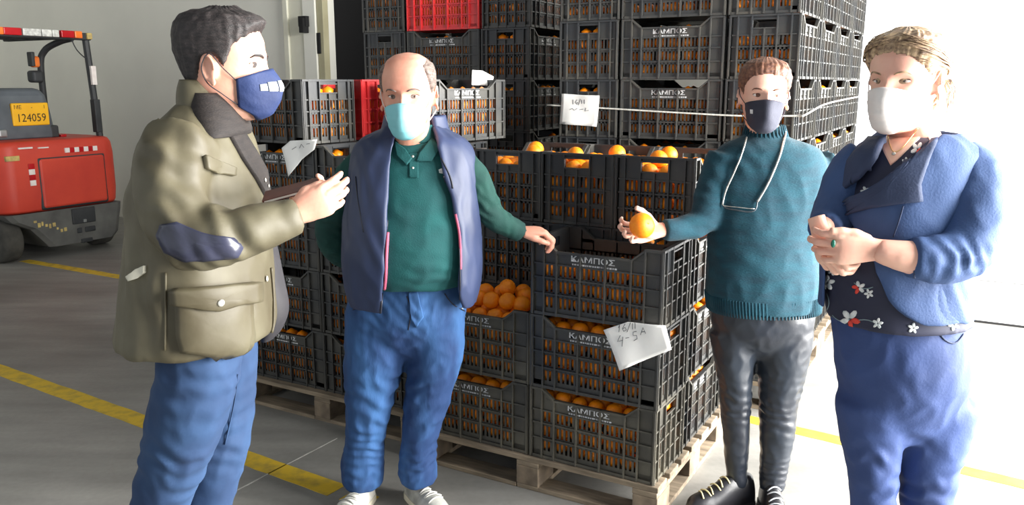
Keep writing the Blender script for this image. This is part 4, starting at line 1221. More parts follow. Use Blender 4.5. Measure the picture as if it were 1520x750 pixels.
# ------------------------------------------------------------------ man in the olive coat, side-on
def man_coat():
    hm = head_matrix(at(331, 97, 2.05), R_(3), R_(2), 0, 1.03)
    head = make_head(hm, at(298, 186, 2.06), 0.062)
    wr = at(437, 318, 1.86)
    hr = make_hand([(0.45, 0.55, 0.3), (0.50, 0.6, 0.35), (0.55, 0.65, 0.35), (0.6, 0.7, 0.35)], hand_matrix(wr, (0.86, 0.10, 0.40), (-0.15, 0.95, 0.1), 0.93), 1, thumb=(0.45, 0.1, 0.45, 0.3), spread=0.03)
    wl = at(428, 322, 2.03)
    hl = make_hand([(0.5, 0.6, 0.3)] * 4, hand_matrix(wl, (0.88, -0.12, 0.42), (0.1, -0.8, 0.5), 0.98), -1, thumb=(0.6, 0.15, 0.35, 0.3))
    bodyc = core([loft([(190, 250, 340, 0.12), (260, 225, 370, 0.17), (380, 220, 380, 0.18), (480, 222, 375, 0.15)], 2.05),
                  limb([(275, 200, 1.90, 0.06), (265, 270, 1.84, 0.055), (288, 350, 1.79, 0.05), (370, 345, 1.81, 0.04), (437, 318, 1.86, 0.028)]),
                  limb([(300, 200, 2.25, 0.06), (325, 350, 2.26, 0.045), (400, 335, 2.10, 0.036), (428, 322, 2.03, 0.028)]),
                  limb([(298, 470, 1.97, 0.085), (285, 590, 1.94, 0.075), (240, 745, 1.96, 0.055), (222, 850, 1.99, 0.045), (214, 960, 2.02, 0.04)]),
                  limb([(320, 470, 2.12, 0.085), (325, 600, 2.15, 0.075), (308, 750, 2.12, 0.055), (298, 850, 2.12, 0.045), (294, 945, 2.12, 0.04)])])
    me = merge_meshes([head, hr, hl, bodyc], 'person'); me.materials.append(M['skin_m'])
    p = at(260, 600, 2.03); root = finish_person(me, (p.x, p.y, 0), 'person', 'person in olive waxed coat and navy mask, side-on, holding a notebook')
    make_eyes(hm, root, brow_m=M['hair_dk'])
    def th(ph, z):
        d = abs(math.degrees(ph))
        zh = np.interp(d, [0, 25, 42, 55, 66, 74, 80, 88, 102, 112, 130, 180], [0.080, 0.076, 0.066, 0.058, 0.045, 0.012, -0.005, 0.016, 0.014, -0.02, -0.062, -0.072])
        zh += 0.004 * noise.noise(Vector((ph * 9, z * 20, 1)))
        g = (z - zh) / 0.012
        if g < 0: return -0.006
        side = np.interp(z, [-0.07, 0.0, 0.05, 0.08, 0.105], [0.002, 0.005, 0.008, 0.014, 0.018])
        q = side + (0.012 * math.exp(-(d / 38) ** 2) * np.interp(z, [0.07, 0.09, 0.11], [0.6, 1.0, 0.7]))
        return min(1, g) * q
    make_hair(hm, th, M['hair_dk'], root, seed=1, groove=0.003)
    mk, grid = make_mask(hm, M['mask_navy'], root, top=-0.004, side_top=-0.030, bot=-0.124, ph_max=1.12, off=0.009, nose=0.024, loop_m=M['lining'], seed=2)
    # white emblem on the mask
    mb = MB()
    for (u0, u1, v0, v1) in ((14, 17, 12.0, 16.5), (10.8, 13.6, 12.3, 16.2), (7.8, 10.4, 12.6, 15.6)):
        vs = []
        for a in np.linspace(0, 1, 6):
            for b in np.linspace(0, 1, 4):
                uu = u0 + (u1 - u0) * a; vv = v0 + (v1 - v0) * b; i0, j0 = int(vv), int(uu); fv, fu = vv - i0, uu - j0
                q = grid[i0][j0].lerp(grid[i0][j0 + 1], fu).lerp(grid[i0 + 1][j0].lerp(grid[i0 + 1][j0 + 1], fu), fv)
                vs.append(q + Vector((0.8, -0.5, 0)).normalized() * 0.0045)
        mb.add(vs, [(a * 4 + b, a * 4 + b + 1, a * 4 + b + 5, a * 4 + b + 4) for a in range(5) for b in range(3)])
    em = mb.build('mask_emblem', M['petal_w'], None, smooth=True); em.data.transform(hm); link2(em, mk)
    em.modifiers.new('s', 'SOLIDIFY').thickness = 0.001
    # coat
    cm = union([loft([(150, 268, 344, 0.085), (172, 240, 358, 0.14), (192, 216, 368, 0.19), (220, 201, 379, 0.215), (262, 192, 391, 0.225), (320, 185, 398, 0.23), (380, 180, 403, 0.235), (440, 175, 407, 0.24), (480, 171, 409, 0.245), (497, 170, 408, 0.245)], 2.05, 2.2, zf=0.0),
                limb([(272, 205, 1.91, 0.085), (256, 250, 1.855, 0.083), (258, 305, 1.815, 0.079), (284, 350, 1.79, 0.076), (325, 352, 1.785, 0.066), (380, 340, 1.81, 0.056), (441, 319, 1.86, 0.047)]),
                limb([(300, 205, 2.24, 0.085), (312, 280, 2.28, 0.08), (328, 350, 2.25, 0.07), (380, 340, 2.13, 0.055), (424, 324, 2.04, 0.046)])], 0.008, 11)
    el = at(270, 340, 1.74)
    displace(cm, cloth(0.008, (6, 6, 3.5), 3, [
        (at(250, 290, 1.76), (0.5, 0, 1), 0.10, 0.045, 0.006), (at(300, 360, 1.74), (1, 0, 0.6), 0.09, 0.035, 0.006), (at(380, 345, 1.78), (1, 0, 0.4), 0.10, 0.05, 0.004),
        (at(215, 330, 1.9), (1, 0, 0.25), 0.16, 0.07, 0.006), (at(320, 300, 1.85), (1, 0, 0.5), 0.12, 0.06, 0.005), (at(230, 450, 1.85), (1, 0, 0.1), 0.16, 0.08, 0.006), (at(270, 210, 1.83), (0.6, 0, 0.8), 0.10, 0.05, 0.005)]))
    coat = obj_from(cm, 'coat', M['coat'], root); bv = bvh_of(cm)
    # collar: stand and turned-down corduroy leaf
    co = MB().rings([ring(Vector(v[:3]), v[3], v[4], 0, 2.1) for v in secs([(118, 266, 322, 0.070, 0.0), (135, 262, 336, 0.082), (158, 262, 350, 0.10), (178, 268, 360, 0.115)], 2.05)], cap=False).build('collar_stand', M['coat'], coat, smooth=True)
    co.modifiers.new('s', 'SOLIDIFY').thickness = 0.008
    lm = MB().rings([ring(Vector(v[:3]), v[3], v[4], 0, 2.1) for v in secs([(138, 282, 346, 0.080, -0.005), (156, 279, 358, 0.098, -0.01), (176, 281, 368, 0.118, -0.015), (196, 292, 374, 0.130, -0.02), (205, 312, 368, 0.13, -0.02)], 2.05)], cap=False)
    lo_ = lm.build('collar', M['cord'], coat, smooth=True); lo_['label'] = 'dark brown corduroy collar'
    lo_.modifiers.new('s', 'SOLIDIFY').thickness = 0.010
    patch(bv, [(338, 200), (358, 196), (378, 228), (395, 258), (400, 283), (392, 292), (378, 266), (358, 236)], M['cord'], 'placket_facing', coat, 0.006, 0.004)
    MB().rings([ring(Vector(v[:3]), v[3], v[4], 0, 2.1) for v in secs([(152, 300, 352, 0.066), (178, 300, 361, 0.075), (200, 305, 366, 0.08)], 2.05)]).build('shirt_collar', M['shirt'], root, smooth=True)
    ep = patch(bv, [(234, 350), (240, 333), (262, 330), (300, 346), (345, 354), (360, 366), (352, 380), (318, 385), (276, 387), (246, 374)], M['leather'], 'elbow_patch', coat, 0.003, 0.004)
    ep['label'] = 'glossy navy leather elbow patch'
    pk = patch(bv, [(262, 446), (318, 444), (369, 440), (372, 495), (366, 524), (318, 528), (268, 522), (262, 495)], M['coat'], 'pocket', coat, 0.010, 0.006, puff=0.010)
    patch(bv, [(257, 428), (318, 424), (375, 418), (377, 446), (345, 452), (318, 458), (290, 455), (259, 450)], M['coat'], 'pocket_flap', coat, 0.024, 0.005, puff=0.004)
    patch(bv, [(300, 232), (322, 240), (346, 250), (345, 262), (322, 258), (303, 250)], M['coat'], 'chest_flap', coat, 0.008, 0.004)
    button(bv, 318, 444, 0.009, M['snap'], 'snap_button', coat, 0.034); button(bv, 394, 414, 0.008, M['snap'], 'snap_button', coat, 0.004)
    button(bv, 387, 268, 0.006, M['snap'], 'snap_button', coat, 0.012); button(bv, 392, 276, 0.005, M['snap'], 'snap_button', coat, 0.012)
    patch(bv, [(190, 410), (203, 399), (217, 394), (217, 405), (205, 413), (193, 417)], M['tab'], 'waist_tab', coat, 0.004, 0.004)
    line_on(bv, [(401, 398), (404, 430), (405, 465), (404, 495)], 0.004, M['coat'], 'front_seam', coat, 0.003)
    line_on(bv, [(246, 405), (246, 450), (245, 520)], 0.003, M['coat'], 'side_seam', coat, 0.002)
    fp = loft([(330, 378, 402, 0.04), (370, 385, 411, 0.05), (420, 388, 421, 0.055), (465, 388, 429, 0.055), (495, 386, 420, 0.05), (508, 388, 408, 0.04)], 2.20)
    f2 = fp.build('far_coat_front', M['lining'], coat, smooth=True); f2['label'] = 'dark lined far front of the open coat'
    # trousers
    tm_ = union([loft([(455, 220, 380, 0.165), (500, 218, 378, 0.17), (530, 226, 372, 0.16)], 2.04),
                 limb([(300, 500, 1.95, 0.100), (292, 570, 1.93, 0.100), (272, 640, 1.94, 0.093), (240, 745, 1.96, 0.073), (222, 850, 1.99, 0.066), (214, 940, 2.02, 0.060), (213, 968, 2.02, 0.062)]),
                 limb([(322, 500, 2.13, 0.105), (328, 590, 2.15, 0.095), (322, 660, 2.13, 0.083), (308, 750, 2.12, 0.070), (298, 850, 2.12, 0.064), (294, 930, 2.12, 0.060), (293, 950, 2.12, 0.062)])], 0.008, 6)
    displace(tm_, cloth(0.008, (8, 8, 5), 8, [(at(290, 590, 1.84), (0.3, 0, 1), 0.12, 0.05, 0.005), (at(250, 690, 1.88), (0.35, 0, 1), 0.12, 0.045, 0.006), (at(330, 640, 2.05), (0.3, 0, 1), 0.10, 0.04, 0.005)]))
    tr = obj_from(tm_, 'trousers', M['chino'], root)
    line_on(bvh_of(tm_), [(352, 556), (345, 610), (334, 660)], 0.002, M['chino'], 'trouser_seam', tr)
    a = at(213, 965, 2.02); make_shoe(Vector((a.x - 0.05, a.y, 0)), R_(-8), 0.29, root, M['boot'], M['bootsole'])
    a = at(293, 950, 2.12); make_shoe(Vector((a.x - 0.05, a.y, 0)), R_(4), 0.29, root, M['boot'], M['bootsole'])
    adopt(root)
    # notebook held between the hands
    nb = empty('notebook', at(440, 281, 1.955)); tag(nb, 'small brown notebook held edge-on in the hands beside the olive coat', 'notebook')
    nb.rotation_euler = (R_(6), R_(-14), R_(10))
    MB().box(-0.075, 0.055, -0.05, 0.05, -0.0045, -0.0025).build('cover', M['cover'], nb); MB().box(-0.075, 0.055, -0.05, 0.05, 0.0025, 0.0045).build('cover', M['cover'], nb)
    MB().box(-0.073, 0.053, -0.048, 0.048, -0.0025, 0.0025).build('pages', M['pages'], nb); MB().box(-0.077, -0.0745, -0.05, 0.05, -0.0045, 0.0045).build('spine', M['cover'], nb)
    return root
man_coat()

# ------------------------------------------------------------------ man in the navy vest
def man_vest():
    hm = head_matrix(at(607, 141, 2.83), R_(-95), R_(5), R_(1), 1.13)
    head = make_head(hm, at(612, 222, 2.92), 0.066)
    wr = at(770, 343, 3.05)
    hl = make_hand([(0.75, 0.95, 0.5), (0.7, 0.95, 0.5), (0.7, 0.95, 0.5), (0.75, 1.0, 0.5)], hand_matrix(wr, (0.97, 0.20, -0.05), (0.05, 0.1, -1.0), 1.05), -1, thumb=(0.35, 0.35, 0.2, 0.3))
    bodyc = core([loft([(225, 580, 650, 0.07), (245, 565, 668, 0.09), (300, 545, 680, 0.12), (400, 540, 684, 0.135), (480, 530, 675, 0.12)], 2.94),
                  limb([(562, 250, 2.96, 0.035), (516, 278, 2.955, 0.04), (494, 335, 3.0, 0.04), (507, 375, 3.06, 0.032), (540, 392, 3.1, 0.028)]),
                  limb([(668, 250, 2.96, 0.035), (704, 272, 2.94, 0.04), (722, 312, 2.95, 0.04), (748, 333, 3.0, 0.034), (770, 343, 3.05, 0.028)]),
                  limb([(556, 470, 2.95, 0.08), (549, 600, 2.96, 0.06), (538, 725, 2.99, 0.042)]), limb([(648, 470, 2.95, 0.08), (632, 600, 2.96, 0.06), (620, 722, 2.99, 0.042)])])
    hr = make_hand([(0.6, 0.7, 0.4)] * 4, hand_matrix(at(540, 392, 3.1), (0.7, 0.1, -0.7), (0.3, -0.9, 0.1), 1.0), 1)
    me = merge_meshes([head, hl, hr, bodyc], 'person'); me.materials.append(M['skin_r'])
    p = at(590, 738, 2.985); root = finish_person(me, (p.x, p.y, 0), 'person', 'balding person in navy vest, green polo and jeans, one hand on a crate')
    make_eyes(hm, root, squint=0.85, brow_m=M['hair_grey'], brow_th=0.0022)
    def th(ph, z):
        d = abs(math.degrees(ph))
        zh = np.interp(d, [0, 46, 56, 66, 76, 84, 92, 104, 116, 140, 180], [0.2, 0.2, 0.070, 0.040, 0.012, 0.004, 0.022, 0.014, -0.03, -0.065, -0.07])
        top = np.interp(d, [48, 60, 90, 130, 180], [0.086, 0.092, 0.102, 0.108, 0.112])
        g = min((z - zh) / 0.012, (top - z) / 0.018)
        if g < 0: return -0.006
        return min(1, g) * np.interp(z, [-0.06, 0.02, 0.07, 0.1], [0.004, 0.008, 0.007, 0.004])
    make_hair(hm, th, M['hair_grey'], root, seed=4)
    make_mask(hm, M['mask_teal'], root, top=-0.012, side_top=-0.034, bot=-0.120, ph_max=1.02, off=0.009, pleats=3, nose=0.019, loop_m=M['mask_white'], seed=5)
    # polo with sleeves
    trunk = loft([(206, 578, 652, 0.074), (216, 548, 680, 0.105), (238, 533, 694, 0.125), (280, 526, 698, 0.145, -0.01), (330, 522, 701, 0.168, -0.02), (380, 520, 703, 0.182, -0.025), (412, 524, 701, 0.176, -0.02), (433, 531, 694, 0.160)], 2.94)
    pm = union([trunk], 0.008, 5)
    displace(pm, cloth(0.006, (6, 6, 5), 11, [(at(615, 300, 2.8), (0.2, 0, 1), 0.12, 0.06, 0.003), (at(650, 420, 2.8), (0.2, 0, 1), 0.10, 0.04, 0.003)]))
    polo = obj_from(pm, 'polo_shirt', M['polo'], root); bv = bvh_of(pm)
    sm = union([limb([(552, 236, 2.95, 0.062), (522, 264, 2.95, 0.066), (502, 305, 2.97, 0.062), (491, 340, 3.01, 0.058), (505, 375, 3.06, 0.050), (540, 392, 3.1, 0.044)])], 0.007, 4)
    displace(sm, cloth(0.008, (9, 9, 9), 12, [(at(492, 335, 2.95), (0.2, 0, 1), 0.09, 0.03, 0.005)])); obj_from(sm, 'sleeve', M['polo_sleeve'], root)
    sm = union([limb([(676, 236, 2.94, 0.062), (699, 264, 2.935, 0.064), (714, 296, 2.94, 0.059), (733, 322, 2.97, 0.050), (755, 336, 3.02, 0.043), (773, 345, 3.05, 0.038)])], 0.007, 4)
    displace(sm, cloth(0.007, (9, 9, 9), 13, [(at(722, 310, 2.9), (0.6, 0, 1), 0.08, 0.03, 0.005), (at(750, 335, 2.95), (1, 0, -0.4), 0.06, 0.025, 0.003)])); obj_from(sm, 'sleeve', M['polo_sleeve'], root)
    # collar leaves and placket
    MB().rings([ring(Vector(v[:3]), v[3], v[4], 0, 2.1) for v in secs([(186, 583, 643, 0.066, -0.02), (198, 580, 648, 0.076, -0.01), (212, 574, 656, 0.092)], 2.93)], cap=False).build('collar', M['polo'], polo, smooth=True).modifiers.new('s', 'SOLIDIFY').thickness = 0.006
    patch(bv, [(586, 212), (602, 222), (612, 236), (604, 246), (590, 232)], M['polo'], 'collar_leaf', polo, 0.006, 0.004); patch(bv, [(640, 208), (654, 220), (640, 240), (618, 240), (622, 228)], M['polo'], 'collar_leaf', polo, 0.006, 0.004)
    patch(bv, [(607, 228), (621, 228), (621, 264), (608, 264)], M['polo'], 'placket', polo, 0.002, 0.003)
    button(bv, 613, 233, 0.0045, M['snap'], 'shirt_button', polo, 0.006); button(bv, 613, 250, 0.004, M['snap'], 'shirt_button', polo, 0.006)
    patch(bv, [(651, 252), (656, 250), (660, 254), (657, 258), (652, 257)], M['petal_w'], 'emblem', polo, 0.002, 0.002, R=3, sub=3)
    # vest
    vm = open_shell([(190, 572, 654, 0.085), (202, 556, 672, 0.105), (214, 537, 690, 0.130), (236, 523, 702, 0.148), (280, 517, 707, 0.168, -0.01), (330, 512, 710, 0.192, -0.02), (380, 510, 712, 0.208, -0.025), (420, 512, 712, 0.204, -0.022), (446, 516, 709, 0.195, -0.015), (464, 522, 704, 0.19, -0.01)], 2.94,
                    [(190, 590, 642), (202, 588, 646), (215, 584, 649), (250, 580, 656), (300, 576, 671), (350, 573, 680), (400, 571, 682), (440, 568, 680), (470, 566, 688)], 0.016)
    displace(vm, cloth(0.010, (9, 9, 3), 17, [(at(545, 330, 2.8), (1, 0, 0.25), 0.14, 0.055, 0.005), (at(695, 320, 2.8), (1, 0, -0.25), 0.14, 0.05, 0.005), (at(550, 230, 2.8), (1, 0, 0.6), 0.08, 0.04, 0.004)]))
    vest = obj_from(vm, 'vest', M['vest'], root); bv = bvh_of(vm)
    st = MB().rings([ring(Vector(v[:3]), v[3], v[4], 0, 2.1) for v in secs([(172, 586, 658, 0.085, 0.02), (190, 578, 660, 0.094, 0.015), (208, 568, 664, 0.106, 0.01)], 2.95)], cap=False)
    # stand-up collar, open at the throat
    S = secs([(172, 570, 662, 0.090, 0.02), (190, 566, 666, 0.098, 0.015), (208, 560, 672, 0.110, 0.01)], 2.95, 4); rg = []
    for v in S:
        r = []
        for i in range(30):
            t = R_(-52) + R_(284) * i / 29; r.append(Vector((v[0] + v[3] * math.cos(t), v[1] + v[4] * math.sin(t), v[2])))
        rg.append(r)
    cs = MB().rings(rg, cap=False, closed=False).build('vest_collar', M['vest'], vest, smooth=True); cs.modifiers.new('s', 'SOLIDIFY').thickness = 0.014
    line_on(bv, [(583, 222), (579, 260), (576, 300), (573, 350), (571, 400), (568, 440), (566, 462)], 0.0035, M['zip'], 'zip', vest, 0.002)
    line_on(bvh_of(merge_meshes([vm, pm], 'tmp')), [(576, 345), (574, 380), (573, 410), (571, 428)], 0.006, M['pink'], 'zip_facing', vest, 0.004)
    line_on(bv, [(659, 262), (672, 305), (681, 350), (683, 400), (683, 445)], 0.003, M['zip'], 'zip', vest, 0.002)
    line_on(bv, [(676, 318), (682, 350), (684, 400)], 0.005, M['pink'], 'zip_facing', vest, -0.002)
    line_on(bv, [(655, 235), (668, 262), (672, 280)], 0.003, M['zip'], 'chest_seam', vest, 0.001)
    line_on(bv, [(528, 262), (532, 300), (540, 345)], 0.002, M['zip'], 'pocket_seam', vest, 0.001)
    button(bv, 690, 462, 0.005, M['snap'], 'zip_pull', vest, 0.004)
    # jeans
    jm = union([loft([(424, 526, 692, 0.145), (452, 517, 694, 0.152), (482, 513, 691, 0.148), (502, 522, 682, 0.128), (522, 560, 650, 0.085), (534, 592, 618, 0.04)], 2.95),
                limb([(558, 478, 2.95, 0.110), (557, 525, 2.95, 0.117), (551, 575, 2.955, 0.100), (546, 615, 2.96, 0.085), (542, 655, 2.97, 0.074), (538, 690, 2.98, 0.084), (538, 706, 2.985, 0.083), (538, 717, 2.99, 0.080)]),
                limb([(647, 478, 2.95, 0.104), (647, 525, 2.95, 0.104), (637, 575, 2.955, 0.090), (629, 615, 2.96, 0.080), (622, 655, 2.97, 0.072), (620, 690, 2.98, 0.075), (620, 702, 2.985, 0.077), (620, 712, 2.99, 0.074)])], 0.0075, 14)
    displace(jm, cloth(0.009, (9, 9, 6), 21, [(at(540, 600, 2.85), (0.45, 0, 1), 0.14, 0.05, 0.006), (at(540, 690, 2.87), (0.2, 0, 1), 0.10, 0.032, 0.008), (at(622, 690, 2.87), (-0.2, 0, 1), 0.10, 0.032, 0.008), (at(632, 600, 2.85), (-0.45, 0, 1), 0.14, 0.05, 0.006), (at(605, 475, 2.8), (0.9, 0, 1), 0.08, 0.035, 0.004), (at(660, 470, 2.8), (-0.5, 0, 1), 0.08, 0.035, 0.003), (at(545, 470, 2.8), (0.5, 0, 1), 0.08, 0.035, 0.003)]))
    jn = obj_from(jm, 'jeans', M['jeans'], root); bv = bvh_of(jm)
    patch(bv, [(606, 434), (620, 433), (628, 470), (618, 486), (610, 474)], M['jeans'], 'fly', jn, 0.002, 0.004)
    line_on(bv, [(604, 440), (610, 462), (606, 490)], 0.002, M['zip'], 'fly_seam', jn, 0.001)
    line_on(bv, [(660, 436), (672, 452), (690, 462)], 0.002, M['zip'], 'pocket_seam', jn, 0.001); line_on(bv, [(560, 436), (545, 452), (524, 460)], 0.002, M['zip'], 'pocket_seam', jn, 0.001)
    a = at(538, 722, 2.99); make_shoe(Vector((a.x + 0.012, 3.03, 0)), R_(-104), 0.285, root, M['sneaker'], M['sole'], M['sneaker_g'], w=0.052, collar=0.07)
    a = at(616, 719, 2.99); make_shoe(Vector((a.x - 0.02, 3.05, 0)), R_(-58), 0.285, root, M['sneaker_g'], M['sole'], M['sneaker'], w=0.052, collar=0.07)
    adopt(root); return root
man_vest()

# ------------------------------------------------------------------ woman in the teal sweater
def woman_sweater():
    hm = head_matrix(at(1133, 142, 2.90), R_(-98), R_(1), R_(-2), 1.0)
    head = make_head(hm, at(1135, 214, 2.95), 0.054)
    O = at(953, 335, 2.80)
    palm = Vector((0.10, -0.80, 0.58)).normalized(); fd = Vector((-0.99, -0.05, -0.12)).normalized()
    wr = O - fd * 0.078 - palm * 0.058
    hr = make_hand([(0.35, 0.75, 0.5), (0.40, 0.75, 0.5), (0.45, 0.75, 0.5), (0.5, 0.75, 0.5)], hand_matrix(wr, fd, palm, 1.0), 1, spread=0.16, thumb=(0.95, 0.55, 0.25, 0.35))
    W0 = list(wr)
    bodyc = core([loft([(222, 1090, 1180, 0.08), (300, 1075, 1200, 0.10), (400, 1070, 1195, 0.115), (480, 1068, 1195, 0.11)], 2.95),
                  limbw([list(at(1085, 238, 2.93)) + [0.045], list(at(1056, 280, 2.92)) + [0.042], list(at(1046, 325, 2.90)) + [0.038], W0 + [0.026]]),
                  limb([(1205, 245, 2.98, 0.045), (1226, 290, 3.02, 0.042), (1222, 345, 3.03, 0.036), (1180, 385, 3.08, 0.028)]),
                  limb([(1088, 470, 2.96, 0.065), (1092, 600, 2.965, 0.045), (1094, 720, 2.975, 0.034)]), limb([(1165, 470, 2.96, 0.07), (1156, 600, 2.95, 0.05), (1147, 730, 2.935, 0.034)])])
    hl = make_hand([(0.5, 0.6, 0.3)] * 4, hand_matrix(at(1180, 385, 3.08), (-0.8, 0.2, -0.4), (0, -0.9, 0.1), 0.95), -1)
    me = merge_meshes([head, hr, hl, bodyc], 'person'); me.materials.append(M['skin_w'])
    p = at(1110, 745, 2.96); root = finish_person(me, (p.x, p.y, 0), 'person', 'person in teal sweater and black mask holding an orange over the crate')
    make_eyes(hm, root, iris=(96, 62, 44), brow_m=M['hair_aub'], brow_th=0.0022)
    def th(ph, z):
        d = abs(math.degrees(ph))
        zh = np.interp(d, [0, 20, 40, 55, 68, 76, 84, 98, 110, 135, 180], [0.072, 0.070, 0.063, 0.050, 0.030, 0.0, 0.012, 0.016, -0.01, -0.06, -0.075]) + 0.004 * noise.noise(Vector((ph * 8, 3, 0)))
        g = (z - zh) / 0.026
        if g < 0: return -0.006
        return 0.001 + min(1, g) * np.interp(z, [-0.07, 0.0, 0.06, 0.11], [0.006, 0.009, 0.012, 0.012])
    make_hair(hm, th, M['hair_aub'], root, seed=7, groove=0.003)
    mk, grid = make_mask(hm, M['mask_black'], root, top=-0.010, side_top=-0.026, bot=-0.122, ph_max=1.10, off=0.008, nose=0.022, seed=9)
    mb = MB()
    vs = [grid[i][j] + Vector((0.6, -0.5, 0)).normalized() * 0.0035 for i in (12, 13, 14, 15) for j in (6, 7, 8)]
    mb.add(vs, [(i * 3 + j, i * 3 + j + 1, i * 3 + j + 4, i * 3 + j + 3) for i in range(3) for j in range(2)])
    e = mb.build('mask_mark', M['petal_w'], None); e.data.transform(hm); link2(e, mk)
    e.modifiers.new('s', 'SOLIDIFY').thickness = 0.001
    sm = union([loft([(188, 1110, 1162, 0.062), (202, 1104, 1168, 0.068), (212, 1084, 1192, 0.088), (226, 1066, 1218, 0.115), (258, 1058, 1230, 0.138), (310, 1053, 1222, 0.15), (360, 1051, 1215, 0.155), (410, 1048, 1216, 0.158), (448, 1047, 1219, 0.160), (470, 1049, 1219, 0.156)], 2.95),
                limbw([list(at(1080, 234, 2.94)) + [0.070], list(at(1060, 280, 2.93)) + [0.063], list(at(1047, 322, 2.90)) + [0.055], list(at(1022, 338, 2.88)) + [0.047], list(Vector(W0) - fd * 0.012) + [0.038]]),
                limb([(1210, 240, 2.97, 0.070), (1227, 285, 3.01, 0.064), (1226, 335, 3.03, 0.056), (1200, 372, 3.06, 0.048), (1180, 384, 3.08, 0.04)])], 0.008, 6)
    displace(sm, cloth(0.007, (6, 6, 4), 31, [(at(1050, 320, 2.85), (0.4, 0, 1), 0.09, 0.04, 0.005), (at(1130, 400, 2.8), (0.3, 0, 1), 0.14, 0.08, 0.003), (at(1085, 240, 2.85), (1, 0, 0.7), 0.08, 0.04, 0.004)]))
    sw = obj_from(sm, 'sweater', M['sweater'], root); bv = bvh_of(sm)
    # ribbed roll neck and hem as raised knit ribs
    rb = MB()
    for k in range(34):
        t = 2 * math.pi * k / 34; P = []
        for py, hw, hd in ((186, 27.5, 0.066), (194, 30, 0.070), (204, 33, 0.074)):
            c = at(1136, py, 2.95); P.append(c + Vector((hw * mpp(c) * math.cos(t), hd * math.sin(t), 0)))
        rb.tube(P, 0.0032, 6)
    nk = rb.build('neck_ribbing', M['rib'], sw, smooth=True); nk['kind'] = 'stuff'
    rb = MB()
    HS = secs([(448, 1047, 1219, 0.158), (460, 1048, 1219, 0.156), (473, 1050, 1218, 0.153)], 2.95, 2)
    for k in range(110):
        t = 2 * math.pi * k / 110; P = []
        e2 = 2 / 2.15
        for v in HS:
            P.append(Vector(v[:3]) + Vector((v[3] * abs(math.cos(t)) ** e2 * (1 if math.cos(t) > 0 else -1), v[4] * abs(math.sin(t)) ** e2 * (1 if math.sin(t) > 0 else -1), 0)))
        rb.tube(P, 0.0036, 6)
    hm_ = rb.build('hem_ribbing', M['rib'], sw, smooth=True); hm_['kind'] = 'stuff'
    # spectacles hanging on a chain
    ch = line_on(bv, [(1109, 206), (1102, 228), (1090, 258), (1077, 285), (1071, 304)], 0.0032, M['chain'], 'spectacle_chain', root, 0.006)
    line_on(bv, [(1166, 192), (1160, 222), (1150, 250), (1136, 280), (1124, 300)], 0.0038, M['chain'], 'spectacle_chain', root, 0.006)
    g = line_on(bv, [(1071, 304), (1080, 309), (1096, 312), (1110, 314), (1121, 312), (1124, 300)], 0.0028, M['glass_frame'], 'spectacles', root, 0.008)
    line_on(bv, [(1071, 304), (1082, 306), (1097, 308), (1120, 310)], 0.0016, M['chain'], 'lens_edge', g, 0.010)
    # trousers
    tm_ = union([loft([(452, 1058, 1208, 0.125), (480, 1054, 1211, 0.13), (504, 1062, 1204, 0.115), (524, 1092, 1172, 0.075), (536, 1118, 1146, 0.035)], 2.96),
                 limb([(1089, 490, 2.96, 0.092), (1090, 540, 2.96, 0.074), (1092, 600, 2.965, 0.061), (1092, 650, 2.97, 0.052), (1094, 695, 2.975, 0.043), (1094, 722, 2.978, 0.042)]),
                 limb([(1166, 490, 2.96, 0.105), (1161, 545, 2.955, 0.093), (1155, 600, 2.95, 0.074), (1153, 650, 2.945, 0.063), (1148, 700, 2.94, 0.054), (1146, 728, 2.935, 0.048)])], 0.007, 14)
    displace(tm_, cloth(0.006, (10, 10, 8), 37, [(at(1160, 610, 2.88), (0.2, 0, 1), 0.09, 0.028, 0.005), (at(1095, 610, 2.88), (0.2, 0, 1), 0.08, 0.03, 0.004), (at(1150, 710, 2.88), (0.1, 0, 1), 0.06, 0.02, 0.005)]))
    obj_from(tm_, 'trousers', M['blackpants'], root)
    a = at(1094, 722, 2.978); make_shoe(Vector((a.x + 0.055, 2.99, 0)), R_(-163), 0.265, root, M['boot'], M['bootsole'], M['lace'], w=0.046, collar=0.115, name='boot', nl=6)
    a = at(1146, 728, 2.935); make_shoe(Vector((a.x + 0.0, 2.99, 0)), R_(-96), 0.265, root, M['boot'], M['bootsole'], M['lace_s'], w=0.046, collar=0.115, name='boot', nl=6)
    adopt(root)
    o = orange(O, 0.0445, 'large orange held up in a hand above the topmost front crate', None); o.rotation_euler = (1.2, 0.4, 0.3)
    return root
woman_sweater()

